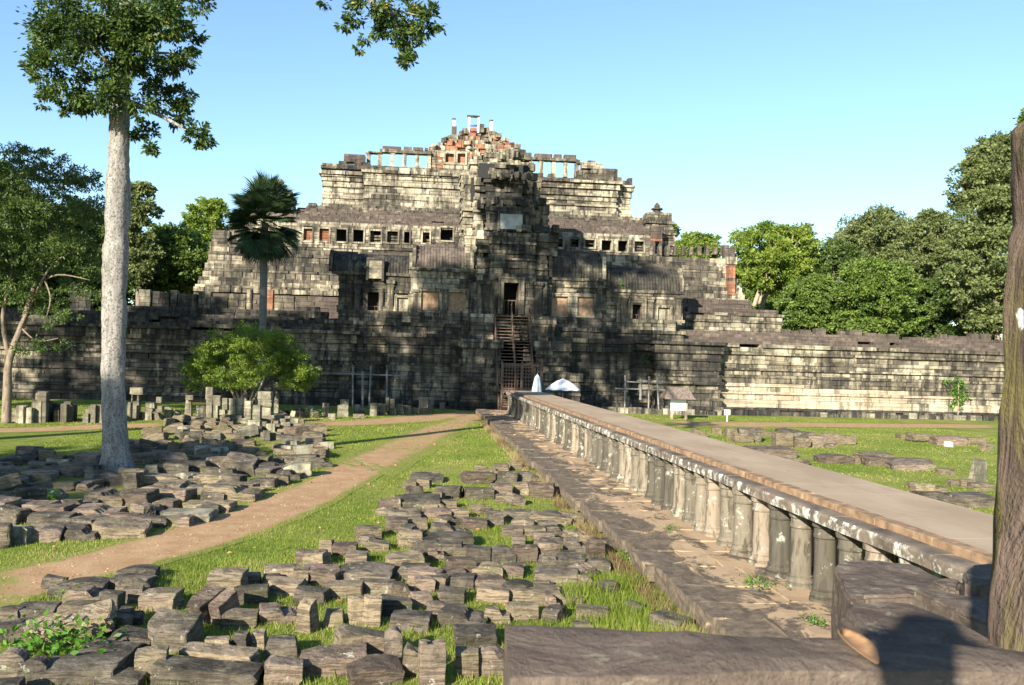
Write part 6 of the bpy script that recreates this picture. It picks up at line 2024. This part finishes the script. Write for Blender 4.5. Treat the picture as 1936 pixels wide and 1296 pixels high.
def notice_board():
    b0 = onZ(1283, 793, 0.0); Y = b0.y
    t = thing('notice_board', 'white notice board under a small shingled roof on two posts', 'notice board', (b0.x, Y, 0))
    for px in (1270, 1297):
        x0, x1, z0, z1 = rect(px - 2.3, 750, px + 2.3, 796, Y)
        mb = MB(); mb.ext(x0, x1, Y - 0.08, Y + 0.08, -0.1, z1); child('post', mb.mesh('post'), M['bark_light'], t)
    x0, x1, z0, z1 = rect(1268.5, 755, 1295, 777, Y)
    mb = MB(); mb.ext(x0 - 0.06, x1 + 0.06, Y - 0.12, Y - 0.081, z0, z1); child('board', mb.mesh('board'), M['white'], t)
    mb = MB(); mb.ext(x0 - 0.1, x1 + 0.2, Y - 0.13, Y + 0.1, z1 + 0.002, z1 + 0.09); child('beam', mb.mesh('beam'), M['wood_dark'], t)
    zt = onY(1280, 733, Y).z; zb_ = onY(1280, 753, Y).z
    xa, xb = onY(1262, 735, Y).x, onY(1301, 735, Y).x
    xc, xd = onY(1252, 750, Y).x, onY(1309, 750, Y).x
    nr = 5
    for s in (-1, 1):
        for i in range(nr):
            f0, f1 = i / nr, (i + 1) / nr + 0.06
            def L(f, e): return (xa + (xc - xa) * f if e == 0 else xb + (xd - xb) * f, Y + s * (0.05 + 0.75 * f), zt + (zb_ - zt) * f)
            o_ = 0.012 * (nr - i) * 0 + 0.01
            a, b, c_, d = L(f0, 0), L(f0, 1), L(f1, 1), L(f1, 0)
            up = Vector((0, 0, 0.04))
            vs = [a, b, c_, d]; vs = [Vector(v) + Vector((0, 0, 0.02 * (1 if k > 1 else 0))) for k, v in enumerate(vs)]
            mb = MB(); mb.add([v for v in vs] + [v - up for v in vs], [(0, 1, 2, 3), (7, 6, 5, 4), (0, 4, 5, 1), (1, 5, 6, 2), (2, 6, 7, 3), (3, 7, 4, 0)])
            child('roof_board', mb.mesh('roof_board'), M['wood_roof'], t)
    mb = MB(); mb.box(((xa + xb) / 2, Y, zt + 0.02), (xb - xa + 0.1, 0.16, 0.06)); child('ridge', mb.mesh('ridge'), M['wood_roof'], t)
notice_board()
def small_sign():
    b0 = onZ(1374.5, 797, 0.0); Y = b0.y
    t = thing('small_sign', 'small dark sign with white border on a short post by the right wall', 'sign', (b0.x, Y, 0))
    x0, x1, z0, z1 = rect(1369, 775, 1380, 785, Y)
    mb = MB(); mb.tube([(b0.x, Y, -0.05), (b0.x, Y, z0 + 0.05)], [0.06, 0.035], 8); child('post', mb.mesh('post'), M['concrete'], t)
    mb = MB(); mb.ext(x0, x1, Y - 0.07, Y - 0.03, z0, z1); child('panel', mb.mesh('panel'), M['white'], t)
    h = z1 - z0; w = x1 - x0
    for (a, b, c_, d) in [(0.08, 0.92, 0.58, 0.92), (0.08, 0.92, 0.08, 0.44)]:
        mb = MB(); mb.ext(x0 + w * a, x0 + w * b, Y - 0.078, Y - 0.07, z0 + h * c_, z0 + h * d); child('sign_field', mb.mesh('sign_field'), M['ink'], t)
    for (a, b, c_, d) in [(0.2, 0.5, 0.71, 0.78), (0.56, 0.8, 0.71, 0.78), (0.2, 0.8, 0.22, 0.29)]:
        mb = MB(); mb.ext(x0 + w * a, x0 + w * b, Y - 0.082, Y - 0.078, z0 + h * c_, z0 + h * d); child('sign_mark', mb.mesh('sign_mark'), M['white'], t)
small_sign()
def rack(label, Y, posts, rails, mat='wood_grey'):
    xs_ = [onY((p[0] + p[2]) / 2, 750, Y).x for p in posts]
    t = thing('timber_rack', label, 'timber rack', (sum(xs_) / len(xs_), Y, 0))
    for (xa, ya, xb, yb, w, ground) in posts:
        a, b = onY(xa, ya, Y), onY(xb, yb, Y)
        if ground: b = Vector((b.x, Y, -0.1))
        mb = MB(); mb.tube([a, b], [w * Y / F / 2] * 2, 6); child('post', mb.mesh('post'), M[mat], t)
    for (xa, ya, xb, yb, w) in rails:
        a, b = onY(xa, ya, Y + 0.12), onY(xb, yb, Y + 0.12)
        mb = MB(); mb.tube([a, b], [w * Y / F / 2] * 2, 6); child('rail', mb.mesh('rail'), M[mat], t)
rack('grey timber prop rack against the wall left of the stair', 77.4, [(667, 695, 667, 770, 3.5, True), (685.5, 703, 685.5, 770, 4, False), (701, 693, 698, 770, 3.5, True), (731.5, 700, 731, 770, 4, True)], [(640, 707, 768, 711, 2.5)])
rack('grey timber prop rack against the wall right of the stair', 77.4, [(1182, 710, 1181, 780, 3, True), (1211.5, 717, 1210.5, 756, 5, False), (1227, 712, 1226, 780, 3, True), (1242, 711, 1246, 780, 3.2, True)], [(1180, 722, 1252, 725, 2.5), (1163, 735, 1262, 738, 2.5)])

# ------------------------------------------------------------------ grass and small plants
CAUSE = lambda x, y: 4.5 < x < 10
PATHBOX = []
def grass(name, n, xr, yr, h, wdt, seed, mat='grass', keep=None, lean=0.35, field=None):
    rs = np.random.RandomState(seed)
    Y_ = rs.uniform(yr[0], yr[1], n); X_ = rs.uniform(xr[0], xr[1], n)
    ok = ~((X_ > 4.5) & (X_ < 9.6))
    for pi, poly in enumerate(PATH_POLYS):
        ok &= ~(in_poly_np(X_, Y_, poly) & (rs.random_sample(n) < (0.97 if pi != 1 else 0.55)))
    if field is not None:
        ok &= in_poly_np(X_, Y_, field)
    X_, Y_ = X_[ok], Y_[ok]
    if keep is not None:
        ok = np.array([keep(x, y, rs) for x, y in zip(X_, Y_)], bool)
    else:
        ok = np.ones(len(X_), bool)
    X_, Y_ = X_[ok], Y_[ok]; n = len(X_)
    Z_ = np.array([gz(a, b) for a, b in zip(X_, Y_)])
    H = h * rs.uniform(0.5, 1.3, n); A_ = rs.uniform(0, 2 * np.pi, n); W_ = wdt * rs.uniform(0.7, 1.3, n)
    P = np.stack([X_, Y_, Z_ - 0.01], 1)
    wx = np.stack([np.cos(A_), np.sin(A_), np.zeros(n)], 1) * W_[:, None] * 0.5
    B = rs.uniform(0, 2 * np.pi, n)
    tip = P + np.stack([np.cos(B) * H * lean, np.sin(B) * H * lean, H], 1)
    V = np.stack([P - wx, P + wx, tip], 1).reshape(-1, 3)
    me = bpy.data.meshes.new(name)
    me.vertices.add(3 * n); me.vertices.foreach_set('co', V.astype(np.float32).ravel())
    me.loops.add(3 * n); me.loops.foreach_set('vertex_index', np.arange(3 * n, dtype=np.int32))
    me.polygons.add(n); me.polygons.foreach_set('loop_start', np.arange(n, dtype=np.int32) * 3)
    me.update(calc_edges=True)
    at = me.attributes.new('tint', 'FLOAT', 'POINT'); at.data.foreach_set('value', np.repeat(np.clip(np.array([0.42 + 0.75 * noise.noise(Vector((a * 0.35, b * 0.35, 9.0))) + 0.3 * noise.noise(Vector((a * 1.6, b * 1.6, 2.0))) for a, b in zip(X_, Y_)]) + rs.uniform(-0.32, 0.36, n) + (rs.uniform(0, 1, n) > 0.96), 0, 1), 3).astype(np.float32))
    o = link(name, me, M[mat]); o['kind'] = 'stuff'
    return o
def patchy(f, lo):
    return lambda x, y, rs: noise.noise(Vector((x * f, y * f, 1.5))) > lo + rs.uniform(-0.25, 0.25)
g_ = grass('grass', 90000, (-9.5, 4.5), (11, 24), 0.065, 0.016, 1); tag(g_, 'short green grass covering the lawn nearest the viewer', 'grass')
g_ = grass('grass', 70000, (-17, 4.5), (24, 50), 0.06, 0.035, 2); tag(g_, 'short green grass on the middle lawn around the path', 'grass')
g_ = grass('grass', 60000, (9.6, 40), (20, 76), 0.07, 0.05, 3); tag(g_, 'short yellow-green grass on the right lawn', 'grass')
g_ = grass('grass', 30000, (-34, 6.3), (50, 76), 0.08, 0.07, 4); tag(g_, 'short grass strip below the left terrace wall', 'grass')
FIELD = [(p.x, p.y) for p in (onZ(a, b, 0) for a, b in [(-20, 1150), (230, 1085), (640, 1040), (800, 895), (1000, 875), (1130, 1000), (1250, 1110), (1345, 1215), (960, 1310), (-20, 1310)])]
g_ = grass('weeds', 60000, (-9, 4.55), (11, 27), 0.13, 0.014, 5, field=FIELD, keep=lambda x, y, rs: noise.noise(Vector((x * 1.1, y * 1.1, 4.0))) > -0.05 + rs.uniform(-0.2, 0.2), lean=0.3)
tag(g_, 'taller tufts of grass growing between the front rubble blocks', 'grass')
g_ = grass('dry_grass', 16000, (4.15, 4.5), (10, 60), 0.24, 0.016, 6, mat='grass_dry', keep=patchy(0.9, 0.0), lean=0.4); tag(g_, 'dry straw-coloured grass fringe along the causeway ledge', 'grass')
g_ = grass('tall_weeds', 14000, (2.7, 4.5), (11, 17.5), 0.26, 0.018, 7, keep=patchy(0.8, -0.1), lean=0.35); tag(g_, 'tall green weeds beside the near causeway ledge', 'grass')

def weed_patch(label, px, py, rpx, n, leaf, seed, z=0.0, hgt=0.22, mat='leaf_weed', name='leafy_weed'):
    g = onZ(px, py, z)
    rs = np.random.RandomState(seed)
    R = rpx * g.y / F
    u = rs.normal(size=(n, 3)) * np.array([R * 0.55, R * 0.7, hgt * 0.35])
    P = np.array([g.x, g.y, z + hgt * 0.5]) + u
    P[:, 2] = np.maximum(P[:, 2], z + 0.02)
    D = rs.normal(size=(n, 3)); D[:, 2] = np.abs(D[:, 2]) * 0.5 + 0.2
    T = rs.uniform(0, 1, n)
    t = thing(name, label, 'plant', (g.x, g.y, z), 'low weeds')
    child('foliage', leaf_mesh('foliage', P, D, leaf * rs.uniform(0.6, 1.2, n), T, aspect=0.55, seed=seed), M[mat], t)
    mb = MB()
    for k in range(7):
        q = P[k * (n // 8)]
        mb.tube([(g.x + (q[0] - g.x) * 0.6, g.y + (q[1] - g.y) * 0.6, z - 0.03), tuple(q)], [0.006, 0.004], 5)
    child('stem', mb.mesh('stem'), M['leaf_weed'], t)
weed_patch('broad-leaved bright green plant among the nearest left blocks', 62, 1238, 62, 210, 0.13, 901, hgt=0.35)
weed_patch('second broad-leaved plant right beside the nearest left plant', 150, 1244, 58, 200, 0.13, 902, hgt=0.35)
weed_patch('small weed tuft on the ledge beside the nearest columns', 1432, 1108, 36, 160, 0.06, 903, Z_LEDGE, 0.10)
weed_patch('small weed tuft on the ledge below the middle columns', 1268, 1003, 16, 70, 0.06, 904, Z_LEDGE, 0.10)
weed_patch('small weed on the ledge near the sill', 1540, 1178, 26, 90, 0.05, 905, Z_LEDGE, 0.08)
weed_patch('bushy weed at the ledge foot beside the upright round block', 1190, 1060, 26, 140, 0.08, 906, hgt=0.2)
weed_patch('green weed among blocks left of the dirt path front', 128, 1140, 20, 90, 0.07, 907, hgt=0.25)
weed_patch('dark green weed growing in the left rubble near the path', 98, 955, 10, 60, 0.12, 908, hgt=0.35)
weed_patch('green weed beside the small orange rubble heap', 588, 790, 12, 80, 0.22, 909, hgt=0.5)
weed_patch('fern tuft growing on the pavilion wall left inner roof', 875, 500, 1, 8, 0.1, 910) if False else None
def wall_fern(label, px, py, Y, seed, n=40, s=0.35):
    p = onY(px, py, Y)
    rs = np.random.RandomState(seed)
    P = np.array([p.x, p.y, p.z]) + rs.normal(size=(n, 3)) * np.array([s, 0.08, s * 0.8])
    D = rs.normal(size=(n, 3)); D[:, 1] = -np.abs(D[:, 1]); D[:, 2] += 0.3
    t = thing('wall_fern', label, 'plant', tuple(p), 'ferns rooted in the temple walls')
    child('foliage', leaf_mesh('foliage', P, D, 0.22 * rs.uniform(0.6, 1.2, n), rs.uniform(0, 1, n), seed=seed), M['leaf_weed'], t)
wall_fern('green fern growing on the ribbed roof left of the tower', 874, 500, YP - 0.75, 921)
wall_fern('green fern on the eave of the right outer wing', 1177, 537, YP - 0.35, 922)
wall_fern('green fern in the recess between right wall sections', 1222, 681, 80.2, 923)
wall_fern('small green fern on the left wall beside the timber rack', 812, 694, 78.4, 924, 24, 0.25)
# fallen leaves
rs = np.random.RandomState(55)
n = 260
X_ = rs.uniform(-14, 4.3, n); Y_ = rs.uniform(12, 45, n)
P = np.stack([X_, Y_, np.array([gz(a, b) for a, b in zip(X_, Y_)]) + 0.045], 1)
D = rs.normal(size=(n, 3)); D[:, 2] *= 0.2
o = link('fallen_leaves', leaf_mesh('fallen_leaves', P, D, rs.uniform(0.06, 0.14, n), rs.uniform(0, 1, n), aspect=0.6, seed=5), M['litter'])
o['kind'] = 'stuff'; tag(o, 'scattered orange fallen leaves on the grass', 'leaves')

# pale chips and twigs trodden into the dirt path
rs = np.random.RandomState(56)
n = 9000
X_ = rs.uniform(-10, 1, n); Y_ = rs.uniform(13, 36, n)
ok = in_poly_np(X_, Y_, PATH_POLYS[0])
X_, Y_ = X_[ok], Y_[ok]; n = len(X_)
P = np.stack([X_, Y_, np.array([gz(a, b) for a, b in zip(X_, Y_)]) + 0.018], 1)
D = rs.normal(size=(n, 3)); D[:, 2] *= 0.12
o = link('path_chips', leaf_mesh('path_chips', P, D, rs.uniform(0.015, 0.06, n), rs.uniform(0, 1, n), aspect=0.35, seed=6), M['chips'])
o['kind'] = 'stuff'; tag(o, 'pale chips and twigs scattered on the red dirt path', 'litter')

# ------------------------------------------------------------------ the photographer (behind the lens; only the shadow shows)
def person():
    t = thing('person', 'person in dark clothes holding a camera up, seen only by the shadow on the sill', 'person', (-0.24, -0.42, 2.91))
    J = {'pel': (0, -0.42, 3.40), 'che': (0, -0.38, 3.75), 'nek': (0.02, -0.30, 4.03), 'hdb': (0.02, -0.25, 4.14), 'hed': (0.02, -0.22, 4.27), 'top': (0.02, -0.23, 4.39),
         'sl': (-0.20, -0.36, 3.95), 'el': (-0.14, -0.18, 3.66), 'wl': (0.15, -0.08, 3.80), 'sr': (0.20, -0.36, 3.95), 'er': (0.36, -0.24, 3.66), 'wr': (0.33, -0.08, 3.80),
         'hl': (-0.11, -0.42, 3.32), 'kl': (-0.12, -0.40, 2.92), 'al': (-0.12, -0.44, 2.52), 'fl': (-0.13, -0.28, 2.48), 'hr': (0.11, -0.42, 3.32), 'kr': (0.12, -0.40, 2.92), 'ar': (0.12, -0.44, 2.52), 'fr': (0.13, -0.28, 2.48)}
    R_ = {'pel': 0.15, 'che': 0.16, 'nek': 0.06, 'hdb': 0.07, 'hed': 0.095, 'top': 0.07, 'sl': 0.065, 'el': 0.045, 'wl': 0.032, 'sr': 0.065, 'er': 0.045, 'wr': 0.032, 'hl': 0.095, 'kl': 0.06, 'al': 0.04, 'fl': 0.035, 'hr': 0.095, 'kr': 0.06, 'ar': 0.04, 'fr': 0.035}
    E = [('pel', 'che'), ('che', 'nek'), ('nek', 'hdb'), ('hdb', 'hed'), ('hed', 'top'), ('che', 'sl'), ('sl', 'el'), ('el', 'wl'), ('che', 'sr'), ('sr', 'er'), ('er', 'wr'), ('pel', 'hl'), ('hl', 'kl'), ('kl', 'al'), ('al', 'fl'), ('pel', 'hr'), ('hr', 'kr'), ('kr', 'ar'), ('ar', 'fr')]
    for side, w in (('l', J['wl']), ('r', J['wr'])):          # palm and five bent fingers round the camera body
        s = -1 if side == 'l' else 1
        J['p' + side] = (w[0] - s * 0.015, w[1] - 0.005, w[2] + 0.06); R_['p' + side] = 0.026; E.append(('w' + side, 'p' + side))
        for k in range(5):
            a, b = f'f{side}{k}a', f'f{side}{k}b'
            zz = w[2] + (0.02 if k == 0 else 0.05 + 0.018 * k)
            J[a] = (w[0] - s * 0.03, w[1] + (0.02 if k else -0.02), zz); J[b] = (w[0] - s * (0.055 + 0.004 * (k % 3)), w[1] + (0.025 if k else -0.02), zz + 0.004)
            R_[a] = 0.009; R_[b] = 0.008; E += [('p' + side, a), (a, b)]
    J = {k_: (p_[0] - 0.24, p_[1], p_[2] + 0.46) for k_, p_ in J.items()}
    names = list(J)
    me = bpy.data.meshes.new('body')
    me.from_pydata([J[n_] for n_ in names], [(names.index(a), names.index(b)) for a, b in E], [])
    o = child('body', me, plain('dark_clothing', (0.05, 0.055, 0.07)), t)
    o.modifiers.new('skin', 'SKIN')
    for i, n_ in enumerate(names):
        sv = me.skin_vertices[0].data[i]; sv.radius = (R_[n_], R_[n_]); sv.use_root = (n_ == 'pel')
    ss = o.modifiers.new('sub', 'SUBSURF'); ss.levels = 1; ss.render_levels = 2
    hb = MB(); hb.tube([(-0.22, -0.23, 4.79), (-0.22, -0.23, 4.80), (-0.22, -0.23, 4.81), (-0.22, -0.23, 4.88), (-0.22, -0.23, 4.94), (-0.22, -0.23, 4.96)], [0.215, 0.22, 0.125, 0.118, 0.10, 0.05], 24)  # wide brim and crown added only to shape the head's shadow
    child('shadow_hat', hb.mesh('shadow_hat', smooth=True), M['canvas_blue'] if False else plain('dark_shadow_hat', (0.08, 0.07, 0.06)), t)
    # camera body sits just behind the lens position
    c_ = tag(link('camera_body', None, loc=(0, -0.06, 4.23)), 'dark camera held up in front of the face', 'camera')
    mb = MB(); mb.box((0, -0.075, 4.275), (0.13, 0.06, 0.09), 0, 0.003); child('body', mb.mesh('body'), M['black'], c_)
    mb = MB(); mb.tube([(0, -0.045, 4.28), (0, -0.015, 4.28)], [0.03, 0.032], 14); child('lens', mb.mesh('lens'), M['black'], c_)
person()
